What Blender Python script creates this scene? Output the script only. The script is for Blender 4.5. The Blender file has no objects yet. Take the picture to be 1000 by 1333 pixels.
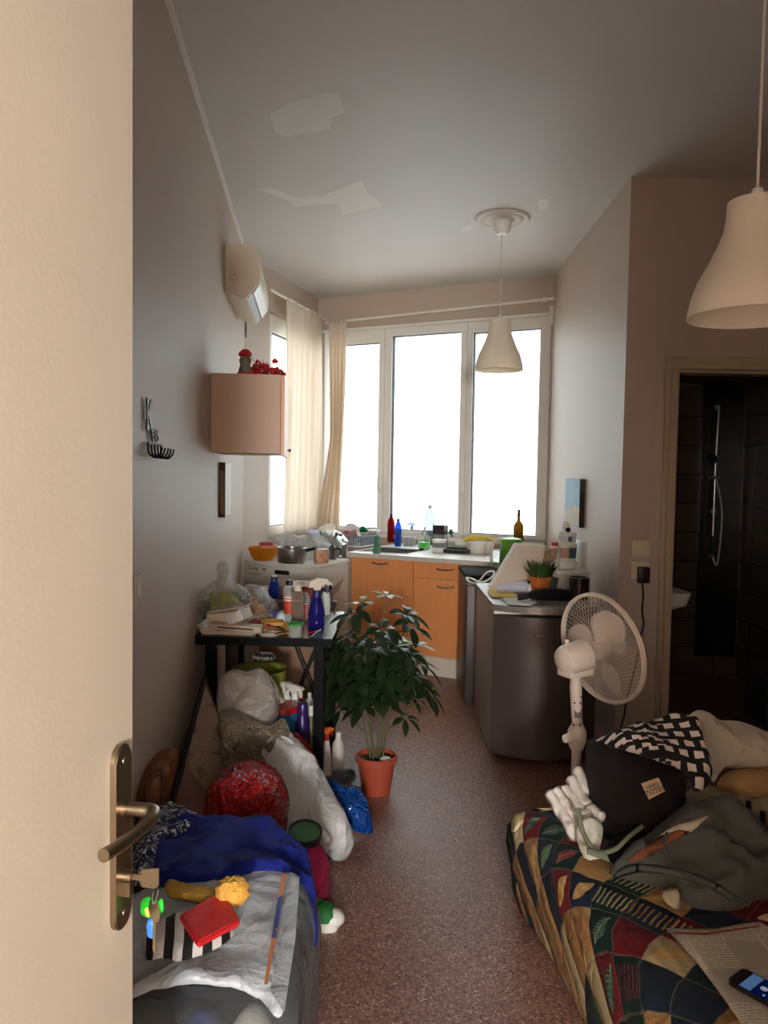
import bpy, bmesh, math, random
from mathutils import Vector, Matrix, noise
from mathutils.geometry import delaunay_2d_cdt
C = bpy.context.scene.collection
PI = math.pi
random.seed(7)
V = Vector
# ---------------------------------------------------------------- camera numbers and layout helpers
HC, PITCH, ROLL, FPX = 1.5, math.radians(2.78), 0.016, 1000.0
_cp, _sp, _cr, _sr = math.cos(PITCH), math.sin(PITCH), math.cos(ROLL), math.sin(ROLL)
FW = V((0, _cp, -_sp)); U0 = V((0, _sp, _cp)); R0 = V((1, 0, 0))
CR = R0*_cr + U0*_sr; CU = U0*_cr - R0*_sr
EYE = V((0, 0, HC))
def ray(px, py): return FW + CR*((px-500)/FPX) + CU*((666.5-py)/FPX)
def py_(px, py, Y):
    r = ray(px, py); return EYE + r*(Y/r.y)
def pz_(px, py, Z):
    r = ray(px, py); return EYE + r*((Z-HC)/r.z)
def pp_(px, py, p0, n):
    r = ray(px, py); return EYE + r*((V(p0)-EYE).dot(V(n))/r.dot(V(n)))
def LD(pts, D): return [py_(a, b, D) for a, b in pts]
def LZ(pts, Z): return [pz_(a, b, Z) for a, b in pts]
def L3(pts): return [py_(a, b, d) for a, b, d in pts]
# ---------------------------------------------------------------- materials
def lin(c):
    c = c/255.0
    return c/12.92 if c <= .04045 else ((c+.055)/1.055)**2.4
def rgb(c): return (lin(c[0]), lin(c[1]), lin(c[2]), 1)
class E:
    def __init__(s, nt, k): s.nt, s.k = nt, k
    def op(s, o, b=None, c=None):
        n = s.nt.nodes.new('ShaderNodeMath'); n.operation = o
        for i, x in enumerate((s, b, c)):
            if x is None: continue
            if isinstance(x, E): s.nt.links.new(x.k, n.inputs[i])
            else: n.inputs[i].default_value = x
        return E(s.nt, n.outputs[0])
    def __add__(s, b): return s.op('ADD', b)
    def __sub__(s, b): return s.op('SUBTRACT', b)
    def __mul__(s, b): return s.op('MULTIPLY', b)
    def __truediv__(s, b): return s.op('DIVIDE', b)
    def floor(s): return s.op('FLOOR')
    def fract(s): return s.op('FRACT')
    def abs(s): return s.op('ABSOLUTE')
    def sin(s): return s.op('SINE')
    def lt(s, b): return s.op('LESS_THAN', b)
    def gt(s, b): return s.op('GREATER_THAN', b)
    def max(s, b): return s.op('MAXIMUM', b)
    def min(s, b): return s.op('MINIMUM', b)
    def inv(s): return E.c(s.nt, 1.0)-s
    @staticmethod
    def c(nt, v):
        n = nt.nodes.new('ShaderNodeValue'); n.outputs[0].default_value = v; return E(nt, n.outputs[0])
def nt_new(name):
    m = bpy.data.materials.new(name); m.use_nodes = True
    nt = m.node_tree; nt.nodes.clear()
    out = nt.nodes.new('ShaderNodeOutputMaterial')
    return m, nt, out
def nd(nt, t, **kw):
    n = nt.nodes.new(t)
    for k, v in kw.items():
        if k in n.inputs: n.inputs[k].default_value = v
        else: setattr(n, k, v)
    return n
def colmix(nt, f, a, b, blend='MIX'):
    n = nt.nodes.new('ShaderNodeMix'); n.data_type = 'RGBA'; n.blend_type = blend
    for i, x in ((0, f), (6, a), (7, b)):
        if isinstance(x, E): nt.links.new(x.k, n.inputs[i])
        elif hasattr(x, 'is_output'): nt.links.new(x, n.inputs[i])
        else: n.inputs[i].default_value = x
    return n.outputs[2]
def coords(nt, kind='Object'):
    return nt.nodes.new('ShaderNodeTexCoord').outputs[kind]
def xyz(nt, sock):
    n = nt.nodes.new('ShaderNodeSeparateXYZ'); nt.links.new(sock, n.inputs[0])
    return [E(nt, o) for o in n.outputs]
def tex(nt, t, sock, out=0, **kw):
    n = nd(nt, t, **kw); nt.links.new(sock, n.inputs['Vector']); return n.outputs[out]
def bump(nt, hsock, strength=.3, dist=.01):
    b = nd(nt, 'ShaderNodeBump', Strength=strength, Distance=dist)
    nt.links.new(hsock.k if isinstance(hsock, E) else hsock, b.inputs['Height']); return b.outputs[0]
def princ(nt, out, col, rough=.5, metal=0, normal=None, **kw):
    p = nd(nt, 'ShaderNodeBsdfPrincipled', Roughness=rough, Metallic=metal)
    if hasattr(col, 'is_output'): nt.links.new(col, p.inputs['Base Color'])
    else: p.inputs['Base Color'].default_value = col
    if normal is not None: nt.links.new(normal, p.inputs['Normal'])
    for k, v in kw.items(): p.inputs[k.replace('_', ' ')].default_value = v
    if out is not None: nt.links.new(p.outputs[0], out.inputs[0])
    return p
_mc = {}
def mat(name, c, rough=.55, metal=0, var=.1, vs=9, bs=0, bscale=60, **kw):
    if name in _mc: return _mc[name]
    m, nt, out = nt_new(name)
    co = coords(nt)
    base = rgb(c)
    n = tex(nt, 'ShaderNodeTexNoise', co, 0, Scale=vs, Detail=4)
    lo = tuple(x*(1-var) for x in base[:3])+(1,); hi = tuple(min(1, x*(1+var)) for x in base[:3])+(1,)
    col = colmix(nt, E(nt, n), lo, hi)
    nor = None
    if bs: nor = bump(nt, tex(nt, 'ShaderNodeTexNoise', co, 0, Scale=bscale, Detail=3), bs, .006)
    princ(nt, out, col, rough, metal, nor, **kw)
    _mc[name] = m; return m
def cloth(name, c, var=.14, weave=260, bs=.35):
    return mat(name, c, .92, 0, var, 14, bs, weave, Sheen_Weight=.03, Specular_IOR_Level=.25)
def clear(name, c, alpha=.15, rough=.08, wrinkle=0, wscale=35, face=.6):
    """thin clear plastic or glass: tinted see-through with a glossy coat"""
    if name in _mc: return _mc[name]
    m, nt, out = nt_new(name)
    t = nd(nt, 'ShaderNodeBsdfTransparent'); t.inputs[0].default_value = rgb(c)
    nor = None
    if wrinkle: nor = bump(nt, tex(nt, 'ShaderNodeTexNoise', coords(nt), 0, Scale=wscale, Detail=5, Distortion=1.2), wrinkle, .02)
    p = princ(nt, None, rgb(c), rough, 0, nor)
    lw = nd(nt, 'ShaderNodeLayerWeight', Blend=.25)
    f = (E(nt, lw.outputs['Facing'])*face+alpha).min(1.0)
    mx = nd(nt, 'ShaderNodeMixShader'); nt.links.new(f.k, mx.inputs[0])
    nt.links.new(t.outputs[0], mx.inputs[1]); nt.links.new(p.outputs[0], mx.inputs[2]); nt.links.new(mx.outputs[0], out.inputs[0])
    _mc[name] = m; return m
def bagmat(name, c, rough=.3, k=.9, sc=7, trans=0, coat=0, var=.08):
    """creased plastic film"""
    if name in _mc: return _mc[name]
    m, nt, out = nt_new(name); co = coords(nt)
    a = E(nt, tex(nt, 'ShaderNodeTexNoise', co, 0, Scale=sc, Detail=4, Distortion=1.6)); b = E(nt, tex(nt, 'ShaderNodeTexNoise', co, 0, Scale=sc*3.1, Detail=3, Distortion=1.2))
    h = (a-.5).abs()*-2.0+(b-.5).abs()*-.9
    n = tex(nt, 'ShaderNodeTexNoise', co, 0, Scale=5); base = rgb(c)
    col = colmix(nt, E(nt, n), tuple(x*(1-var) for x in base[:3])+(1,), tuple(min(1, x*(1+var)) for x in base[:3])+(1,))
    p = princ(nt, None, col, rough, 0, bump(nt, h, k, .06), Coat_Weight=coat)
    s = p.outputs[0]
    if trans:
        t = nd(nt, 'ShaderNodeBsdfTranslucent'); t.inputs[0].default_value = base; mx = nd(nt, 'ShaderNodeMixShader'); mx.inputs[0].default_value = trans
        nt.links.new(s, mx.inputs[1]); nt.links.new(t.outputs[0], mx.inputs[2]); s = mx.outputs[0]
    nt.links.new(s, out.inputs[0]); _mc[name] = m; return m
def film(name, c, sc=14, lo=.10, hi=.75):
    """clear crinkled film: see-through between whitish crease lines"""
    if name in _mc: return _mc[name]
    m, nt, out = nt_new(name); co = coords(nt)
    a = E(nt, tex(nt, 'ShaderNodeTexNoise', co, 0, Scale=sc, Detail=4, Distortion=1.6)); b = E(nt, tex(nt, 'ShaderNodeTexNoise', co, 0, Scale=sc*2.7, Detail=3, Distortion=1.2))
    h = (a-.5).abs()*-2.0+(b-.5).abs()*-.9
    f = ((h+.28).max(0.0)*2.6*(hi-lo)+lo).min(1.0)
    lw = nd(nt, 'ShaderNodeLayerWeight', Blend=.3); f = (f+E(nt, lw.outputs['Facing'])*.45).min(1.0)
    t = nd(nt, 'ShaderNodeBsdfTransparent'); t.inputs[0].default_value = rgb((244, 243, 241)); p = princ(nt, None, rgb(c), .22, 0, bump(nt, h, 1, .05))
    mx = nd(nt, 'ShaderNodeMixShader'); nt.links.new(f.k, mx.inputs[0]); nt.links.new(t.outputs[0], mx.inputs[1]); nt.links.new(p.outputs[0], mx.inputs[2]); nt.links.new(mx.outputs[0], out.inputs[0])
    _mc[name] = m; return m
def thinlit(name, c, trans=.45, see=0.0, rough=.6):
    """cloth or plastic that lets light through"""
    if name in _mc: return _mc[name]
    m, nt, out = nt_new(name)
    p = princ(nt, None, rgb(c), rough)
    t = nd(nt, 'ShaderNodeBsdfTranslucent'); t.inputs[0].default_value = rgb(c)
    mx = nd(nt, 'ShaderNodeMixShader'); mx.inputs[0].default_value = trans
    nt.links.new(p.outputs[0], mx.inputs[1]); nt.links.new(t.outputs[0], mx.inputs[2])
    s = mx.outputs[0]
    if see:
        tr = nd(nt, 'ShaderNodeBsdfTransparent'); m2 = nd(nt, 'ShaderNodeMixShader'); m2.inputs[0].default_value = see
        nt.links.new(s, m2.inputs[1]); nt.links.new(tr.outputs[0], m2.inputs[2]); s = m2.outputs[0]
    nt.links.new(s, out.inputs[0]); _mc[name] = m; return m
def metal(name, c, rough=.3): return mat(name, c, rough, 1.0, .06, 30)
def wood(name, a, b, scale=(1, 1, 1), rough=.45):
    if name in _mc: return _mc[name]
    m, nt, out = nt_new(name)
    mp = nd(nt, 'ShaderNodeMapping', Scale=scale); nt.links.new(coords(nt), mp.inputs[0])
    n = tex(nt, 'ShaderNodeTexNoise', mp.outputs[0], 0, Scale=6, Detail=6, Distortion=.6)
    col = colmix(nt, E(nt, n), rgb(a), rgb(b))
    princ(nt, out, col, rough); _mc[name] = m; return m
def mixmask(name, a, b, fn, rough=.8, kind='UV', bs=0):
    """two colours parted by a pattern fn(nt, x, y, z) -> 0..1"""
    if name in _mc: return _mc[name]
    m, nt, out = nt_new(name)
    co = coords(nt, kind); x, y, z = xyz(nt, co)
    f = fn(nt, x, y, z)
    n = tex(nt, 'ShaderNodeTexNoise', co, 0, Scale=20, Detail=3)
    col = colmix(nt, f, rgb(a), rgb(b)); col = colmix(nt, .25, col, n, 'OVERLAY')
    nor = bump(nt, tex(nt, 'ShaderNodeTexNoise', co, 0, Scale=220), bs, .004) if bs else None
    princ(nt, out, col, rough, 0, nor); _mc[name] = m; return m
# ---------------------------------------------------------------- mesh building
class MB:
    def __init__(s): s.bm = bmesh.new(); s.uv = None
    def box(s, c, d, rz=0, bev=0, rot=None, seg=2):
        M = Matrix.Translation(V(c)) @ (rot.to_4x4() if rot else Matrix.Rotation(rz, 4, 'Z')) @ Matrix.Diagonal((*d, 1))
        r = bmesh.ops.create_cube(s.bm, size=1, matrix=M)
        if bev:
            es = list({e for v in r['verts'] for e in v.link_edges})
            bmesh.ops.bevel(s.bm, geom=es, offset=bev, segments=seg, affect='EDGES', profile=.5)
        return s
    def hexa(s, b, t):
        """box from four bottom and four top corners"""
        vs = [s.bm.verts.new(p) for p in list(b)+list(t)]
        for f in ((3,2,1,0),(4,5,6,7),(0,1,5,4),(1,2,6,5),(2,3,7,6),(3,0,4,7)): s.bm.faces.new([vs[i] for i in f])
        return s
    def tube(s, pts, r, n=10, closed=False, cap=True):
        pts = [V(p) for p in pts]; N = len(pts)
        rs = r if isinstance(r, (list, tuple)) else [r]*N
        up = None; rings = []
        for i, p in enumerate(pts):
            a = pts[(i-1) % N] if (closed or i > 0) else p
            b = pts[(i+1) % N] if (closed or i < N-1) else p
            t = (b-a).normalized()
            if up is None:
                up = V((0, 0, 1)) if abs(t.z) < .9 else V((1, 0, 0))
            sx = t.cross(up).normalized(); up = sx.cross(t).normalized()
            rings.append([s.bm.verts.new(p+(sx*math.cos(2*PI*k/n)+up*math.sin(2*PI*k/n))*rs[i]) for k in range(n)])
        for i in range(N if closed else N-1):
            A, B = rings[i], rings[(i+1) % N]
            for k in range(n): s.bm.faces.new((A[k], A[(k+1) % n], B[(k+1) % n], B[k]))
        if cap and not closed:
            s.bm.faces.new(rings[0][::-1]); s.bm.faces.new(rings[-1])
        return s
    def lathe(s, prof, o=(0, 0, 0), n=28, M=None, sx=1, sy=1):
        M = M or Matrix.Translation(V(o)); rings = []
        for r, z in prof:
            if r < 1e-5: rings.append([s.bm.verts.new(M @ V((0, 0, z)))])
            else: rings.append([s.bm.verts.new(M @ V((r*sx*math.cos(2*PI*k/n), r*sy*math.sin(2*PI*k/n), z))) for k in range(n)])
        for A, B in zip(rings, rings[1:]):
            for k in range(n):
                k2 = (k+1) % n
                if len(A) == 1 and len(B) == 1: continue
                if len(A) == 1: s.bm.faces.new((A[0], B[k2], B[k]))
                elif len(B) == 1: s.bm.faces.new((A[k], A[k2], B[0]))
                else: s.bm.faces.new((A[k], A[k2], B[k2], B[k]))
        return s
    def ball(s, c, r, seg=20, rz=0, amp=0, sc=8):
        r = (r, r, r) if not hasattr(r, '__len__') else r
        M = Matrix.Translation(V(c)) @ Matrix.Rotation(rz, 4, 'Z') @ Matrix.Diagonal((*r, 1))
        q = bmesh.ops.create_uvsphere(s.bm, u_segments=seg, v_segments=max(6, seg//2), radius=1, matrix=M)
        if amp:
            for v in q['verts']:
                d = (v.co-V(c)).normalized(); v.co += d*amp*noise.noise(v.co*sc)
        return s
    def prism(s, poly, z0, z1):
        """poly: list of 2-D points"""
        b = [s.bm.verts.new((x, y, z0)) for x, y in poly]; t = [s.bm.verts.new((x, y, z1)) for x, y in poly]
        n = len(poly); s.bm.faces.new(b[::-1]); s.bm.faces.new(t)
        for i in range(n): s.bm.faces.new((b[i], b[(i+1) % n], t[(i+1) % n], t[i]))
        return s
    def slab(s, poly, off):
        """a 3-D polygon pushed out by a vector"""
        off = V(off); b = [s.bm.verts.new(p) for p in poly]; t = [s.bm.verts.new(V(p)+off) for p in poly]
        n = len(poly); s.bm.faces.new(b[::-1]); s.bm.faces.new(t)
        for i in range(n): s.bm.faces.new((b[i], b[(i+1) % n], t[(i+1) % n], t[i]))
        return s
    def grid(s, fn, nu, nv, uvs=None, thick=0):
        """fn(u,v) -> point"""
        uvl = s.bm.loops.layers.uv.verify()
        g = [[s.bm.verts.new(fn(i/nu, j/nv)) for j in range(nv+1)] for i in range(nu+1)]
        for i in range(nu):
            for j in range(nv):
                f = s.bm.faces.new((g[i][j], g[i+1][j], g[i+1][j+1], g[i][j+1]))
                if uvs:
                    for l, (a, b) in zip(f.loops, ((i, j), (i+1, j), (i+1, j+1), (i, j+1))): l[uvl].uv = (a/nu*uvs[0], b/nv*uvs[1])
        if thick:
            s.bm.normal_update(); lay = {}
            for r in g:
                for v in r: lay[v] = s.bm.verts.new(v.co-v.normal*thick)
            for f in [f for f in s.bm.faces if all(v in lay for v in f.verts)]:
                k = s.bm.faces.new([lay[v] for v in reversed(f.verts)])
                for l, m in zip(k.loops, reversed(f.loops)): l[uvl].uv = m[uvl].uv
            rim = [g[i][0] for i in range(nu)]+[g[nu][j] for j in range(nv)]+[g[i][nv] for i in range(nu, 0, -1)]+[g[0][j] for j in range(nv, 0, -1)]
            for a, b in zip(rim, rim[1:]+rim[:1]):
                try: s.bm.faces.new((b, a, lay[a], lay[b]))
                except ValueError: pass
        return s
    def rings(s, rr, cap=True):
        R = [[s.bm.verts.new(p) for p in r] for r in rr]; n = len(R[0])
        for A, B in zip(R, R[1:]):
            for k in range(n): s.bm.faces.new((A[k], A[(k+1) % n], B[(k+1) % n], B[k]))
        if cap: s.bm.faces.new(R[0][::-1]); s.bm.faces.new(R[-1])
        return s
def curve(pts, sub=6, closed=True):
    """Catmull-Rom through the points"""
    n = len(pts); o = []
    for i in range(n if closed else n-1):
        g = lambda k: pts[k % n] if closed else pts[max(0, min(n-1, k))]
        p0, p1, p2, p3 = g(i-1), g(i), g(i+1), g(i+2)
        for k in range(sub):
            t = k/sub
            o.append(.5*((2*p1)+(p2-p0)*t+(2*p0-5*p1+4*p2-p3)*t*t+(3*p1-p0-3*p2+p3)*t*t*t))
    if not closed: o.append(pts[-1])
    return o
def pillow(pts, front=.05, back=.05, w=.06, res=.018, amp=0, sc=10, crease=0, csc=9, sub=5, up=None, power=.5, seed=0, scallop=0):
    """a soft body with a given outline (3-D points), bulging to both sides of its middle sheet"""
    mb = MB(); bm = mb.bm; uvl = bm.loops.layers.uv.verify()
    P = curve(pts, sub) if sub > 1 else list(pts)
    n = V((0, 0, 0)); c = sum(P, V((0, 0, 0)))/len(P)
    for a, b in zip(P, P[1:]+P[:1]): n += (a-c).cross(b-c)
    n.normalize()
    if n.dot(up if up else EYE-c) < 0: n = -n
    ax = V((1, 0, 0)); ax = (ax-n*ax.dot(n)).normalized(); ay = n.cross(ax)
    Q = [((p-c).dot(ax), (p-c).dot(ay), (p-c).dot(n)) for p in P]
    poly = [V((q[0], q[1])) for q in Q]; m = len(poly)
    segs = [(poly[i], poly[(i+1) % m]) for i in range(m)]
    def dist(p):
        d = 1e9
        for a, b in segs:
            ab = b-a; L = ab.length_squared
            t = 0 if L < 1e-12 else max(0, min(1, (p-a).dot(ab)/L)); d = min(d, (p-(a+ab*t)).length)
        return d
    def inside(p):
        r = False
        for a, b in segs:
            if (a.y > p.y) != (b.y > p.y) and p.x < (b.x-a.x)*(p.y-a.y)/(b.y-a.y)+a.x: r = not r
        return r
    x0, x1 = min(p.x for p in poly), max(p.x for p in poly); y0, y1 = min(p.y for p in poly), max(p.y for p in poly)
    g = []
    j = 0; y = y0
    while y < y1:
        x = x0+(res/2 if j % 2 else 0)
        while x < x1:
            p = V((x+random.uniform(-.15, .15)*res, y+random.uniform(-.15, .15)*res))
            if inside(p) and dist(p) > res*.55: g.append(p)
            x += res
        y += res*.87; j += 1
    allp = poly+g
    vv, ee, ff, ov, oe, of = delaunay_2d_cdt(allp, [(i, (i+1) % m) for i in range(m)], [], 1, 1e-6)
    off = V((seed*3.1, seed*1.7, seed*5.3))
    F, B = [], []
    for i, p in enumerate(vv):
        src = ov[i]; edge = any(k < m for k in src) if src else False
        d = 0 if edge else dist(p)
        sw = sh = 0
        for q in Q[::2]:
            k = 1/((p.x-q[0])**2+(p.y-q[1])**2+1e-4)**1.5; sw += k; sh += k*q[2]
        h = Q[src[0]][2] if (edge and src[0] < m) else sh/sw
        t = min(d/w, 1); pr = (1-(1-t)**2)**power
        base = c+ax*p.x+ay*p.y+n*h
        s3 = base*sc+off
        nz = amp*(noise.noise(s3)+.5*noise.noise(s3*2.3))*min(1, t*2)
        if crease:
            q3 = V((p.x*csc, p.y*csc*.8, seed*2.7)); q3 += V((noise.noise(q3*.7), noise.noise(q3*.7+V((9, 0, 0))), 0))*.8
            nz += crease*((1-abs(noise.noise(q3))*2.2)+.5*(1-abs(noise.noise(q3*2.1))*2.2)-.6)*min(1, t*2)
        if edge: F.append(bm.verts.new(base)); B.append(F[-1])
        else:
            F.append(bm.verts.new(base+n*(front*pr+nz))); B.append(bm.verts.new(base-n*(back*pr)))
    for f in ff:
        a = bm.faces.new([F[i] for i in f])
        for l, i in zip(a.loops, f): l[uvl].uv = (vv[i].x, vv[i].y)
        try:
            b = bm.faces.new([B[i] for i in reversed(f)])
            for l, i in zip(b.loops, reversed(f)): l[uvl].uv = (vv[i].x, vv[i].y)
        except ValueError: pass
    return mb
def obj(name, mb, m, parent=None, sm=40, at=None, recalc=True):
    """link a mesh as one object; `at` shifts world-space geometry onto the parent's origin"""
    bm = mb.bm
    if at is not None: bmesh.ops.translate(bm, vec=-V(at), verts=bm.verts)
    if recalc: bmesh.ops.recalc_face_normals(bm, faces=bm.faces)
    me = bpy.data.meshes.new(name); bm.to_mesh(me); bm.free()
    for x in (m if isinstance(m, (list, tuple)) else [m]): me.materials.append(x)
    me.polygons.foreach_set('use_smooth', [True]*len(me.polygons))
    if sm < 180: me.set_sharp_from_angle(angle=math.radians(sm))
    o = bpy.data.objects.new(name, me); C.objects.link(o)
    if parent: o.parent = parent
    return o
def tag(o, label, cat, group=None, kind=None):
    o['label'] = label; o['category'] = cat
    if group: o['group'] = group
    if kind: o['kind'] = kind
    return o
def thing(name, label, cat, loc=(0, 0, 0), rz=0, group=None, rot=None):
    o = bpy.data.objects.new(name, None); C.objects.link(o); o.empty_display_size = .05
    o.location = loc
    o.rotation_euler = rot if rot else (0, 0, rz)
    return tag(o, label, cat, group)
def solo(name, label, cat, mb, m, loc=None, group=None, kind=None, sm=40, rz=0):
    """a thing that is one mesh. World-space geometry is moved onto its own base point unless loc is given"""
    if loc is None:
        vs = [v.co for v in mb.bm.verts]
        at = V(((min(v.x for v in vs)+max(v.x for v in vs))/2, (min(v.y for v in vs)+max(v.y for v in vs))/2, min(v.z for v in vs)))
        o = obj(name, mb, m, None, sm, at); o.location = at
    else:
        o = obj(name, mb, m, None, sm); o.location = loc; o.rotation_euler = (0, 0, rz)
    return tag(o, label, cat, group, kind)
def struct(name, mb, m, parent=None, sm=30):
    o = obj(name, mb, m, parent, sm)
    if not parent: o['kind'] = 'structure'
    return o
def text(name, s, size, m, parent, loc, xd, yd, depth=.0008, space=1.0):
    cu = bpy.data.curves.new(name, 'FONT'); cu.body = s; cu.size = size; cu.extrude = depth; cu.align_x = 'CENTER'; cu.align_y = 'CENTER'; cu.space_character = space
    to = bpy.data.objects.new(name, cu); C.objects.link(to)
    bpy.context.view_layer.update()
    me = bpy.data.meshes.new_from_object(to.evaluated_get(bpy.context.evaluated_depsgraph_get()))
    C.objects.unlink(to); bpy.data.objects.remove(to)
    xd = V(xd).normalized(); yd = V(yd); yd = (yd-xd*yd.dot(xd)).normalized(); zd = xd.cross(yd)
    M = Matrix((xd, yd, zd)).transposed().to_4x4(); M.translation = V(loc)
    me.transform(M); me.materials.clear(); me.materials.append(m); me.name = name
    o = bpy.data.objects.new(name, me); C.objects.link(o); o.parent = parent
    return o
# ================================================================ SETTING
CEIL = 3.13
WL0, WL1 = V((-.779, 2.743)), V((-1.067, 5.812))       # left wall
WLD = (WL1-WL0).normalized(); WLN = V((WLD.y, -WLD.x))
BC = V((-.641, 7.259)); BR = V((1.344, 6.281))          # back wall, left and right corner
NR = V((1.308, 4.236))                                  # outer corner by the bathroom
XR = 2.75                                               # right wall of the room
def WL(s, d, z): p = WL0+WLD*s+WLN*d; return V((p.x, p.y, z))
def wl_pix(px, py, d=0):
    """point on the left wall (offset d into the room) under a picture position"""
    return pp_(px, py, (WL0.x+WLN.x*d, WL0.y+WLN.y*d, 0), (WLN.x, WLN.y, 0))
def wl_s(p): return (V((p.x, p.y))-WL0).dot(WLD)
class Frame:
    """a vertical wall plane: s along, d into the room"""
    def __init__(s, a, b, flip=False):
        s.a = V(a); s.dir = (V(b)-V(a)); s.len = s.dir.length; s.dir.normalize()
        s.n = V((s.dir.y, -s.dir.x)) if not flip else V((-s.dir.y, s.dir.x))
    def P(s, t, d, z): p = s.a+s.dir*t+s.n*d; return V((p.x, p.y, z))
    def pix(s, px, py, d=0):
        q = pp_(px, py, s.P(0, d, 0), (s.n.x, s.n.y, 0)); return (V((q.x, q.y))-s.a).dot(s.dir), q.z
    def box(s, mb, t0, t1, d0, d1, z0, z1):
        return mb.hexa([s.P(t0, d0, z0), s.P(t1, d0, z0), s.P(t1, d1, z0), s.P(t0, d1, z0)],
                       [s.P(t0, d0, z1), s.P(t1, d0, z1), s.P(t1, d1, z1), s.P(t0, d1, z1)])
FL = Frame(WL1, BC)                 # angled wall of the bay
FB = Frame(BC, BR)                  # back wall
FLm = Frame(WL0+WLD*-2.8, WL1)      # main left wall
def wall(name, F, hole, m, z1=CEIL, t=.16, t0=0, t1=None):
    t1 = F.len if t1 is None else t1; mb = MB()
    if hole:
        a, b, c, d = hole
        F.box(mb, t0, a, -t, 0, 0, z1); F.box(mb, b, t1, -t, 0, 0, z1)
        if c > 0: F.box(mb, a, b, -t, 0, 0, c)
        F.box(mb, a, b, -t, 0, d, z1)
    else: F.box(mb, t0, t1, -t, 0, 0, z1)
    return struct(name, mb, m)
# --- materials of the shell
def plaster(name, c, patch=None):
    m, nt, out = nt_new(name); co = coords(nt)
    n1 = tex(nt, 'ShaderNodeTexNoise', co, 0, Scale=1.3, Detail=3); n2 = tex(nt, 'ShaderNodeTexNoise', co, 0, Scale=90, Detail=3)
    a = rgb(c); lo = tuple(x*.93 for x in a[:3])+(1,)
    col = colmix(nt, E(nt, n1), lo, a)
    princ(nt, out, col, .55, 0, bump(nt, n2, .12, .003)); return m
M_wall = plaster('wall_paint', (192, 175, 161)); M_ceil = plaster('ceiling_paint', (206, 206, 203)); M_patch = mat('patch_paint', (219, 222, 218), .6, 0, .03)
M_white = mat('white_gloss', (228, 224, 214), .35, 0, .03); M_frame = mat('door_frame_paint', (176, 160, 134), .4, 0, .05)
M_pvc = mat('window_pvc', (226, 224, 218), .3, 0, .02)
M_door = mat('door_cream', (218, 209, 190), .42, 0, .04, 3, .05, 130)
def terrazzo():
    m, nt, out = nt_new('terrazzo'); co = coords(nt)
    v = nd(nt, 'ShaderNodeTexVoronoi', Scale=170); nt.links.new(co, v.inputs['Vector'])
    x = xyz(nt, v.outputs['Color'])[0]
    cr = nd(nt, 'ShaderNodeValToRGB'); nt.links.new(x.k, cr.inputs[0]); e = cr.color_ramp; e.interpolation = 'CONSTANT'
    for i, (p, c) in enumerate(((0, (122, 84, 72)), (.28, (142, 102, 88)), (.52, (94, 62, 54)), (.68, (158, 120, 105)), (.84, (128, 90, 78)), (.95, (186, 156, 138)))):
        k = e.elements[i] if i < 2 else e.elements.new(p)
        k.position = p; k.color = rgb(c)
    n = tex(nt, 'ShaderNodeTexNoise', co, 0, Scale=2.5, Detail=3)
    col = colmix(nt, .2, cr.outputs[0], n, 'OVERLAY')
    h = tex(nt, 'ShaderNodeTexNoise', co, 0, Scale=170, Detail=2)
    p = princ(nt, out, col, .36, 0, bump(nt, h, .45, .004)); p.inputs['Specular IOR Level'].default_value = .4
    return m
M_floor = terrazzo()
def tile(name, a, b, mortar, sx, sz):
    m, nt, out = nt_new(name); co = coords(nt); x, y, z = xyz(nt, co)
    cb = nt.nodes.new('ShaderNodeCombineXYZ'); nt.links.new((x+y).k, cb.inputs[0]); nt.links.new(z.k, cb.inputs[1])
    br = nd(nt, 'ShaderNodeTexBrick'); nt.links.new(cb.outputs[0], br.inputs['Vector'])
    for k, v in (('Color1', rgb(a)), ('Color2', rgb(b)), ('Mortar', rgb(mortar)), ('Scale', 1), ('Mortar Size', .004), ('Brick Width', sx), ('Row Height', sz)): br.inputs[k].default_value = v
    br.offset = 0
    princ(nt, out, br.outputs['Color'], .25); return m
M_tile = tile('bathroom_tile', (88, 76, 62), (80, 69, 56), (34, 30, 26), .6, .22)
M_tiled = mat('dark_mosaic', (26, 27, 29), .2, 0, .5, 26)
# --- floor, ceiling
mb = MB(); mb.box((.8, 2.4, -.06), (5.2, 13.6, .12)); struct('floor', mb, M_floor)
q = lambda F, t, d: tuple(F.P(t, d, 0).xy)
mb = MB(); mb.prism([(-1.0, -4.35), (XR+.1, -4.35), (XR+.1, 5.95), (1.47, 6.4), q(FB, FB.len+.1, -.17), q(FB, -.12, -.17), q(FL, 0, -.17), (WL1.x-.17, WL1.y), (-.62, .1)], CEIL, CEIL+.15)
co = struct('ceiling', mb, M_ceil)
mb = MB()
for poly in ([(351,149),(375,134),(420,122),(441,122),(449,146),(432,153),(430,168),(372,178),(359,172)],
             [(334,246),(352,243),(382,257),(416,256),(471,234),(478,250),(499,268),(447,279),(441,264),(386,269),(378,262)],
             [(598,296),(612,291),(618,300),(600,302)], [(700,262),(716,257),(712,272),(703,276)]):
    mb.slab([pz_(a, b, CEIL-.001) for a, b in poly], (0, 0, .0012))
p = obj('repair_patch', mb, M_patch, co)
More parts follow.
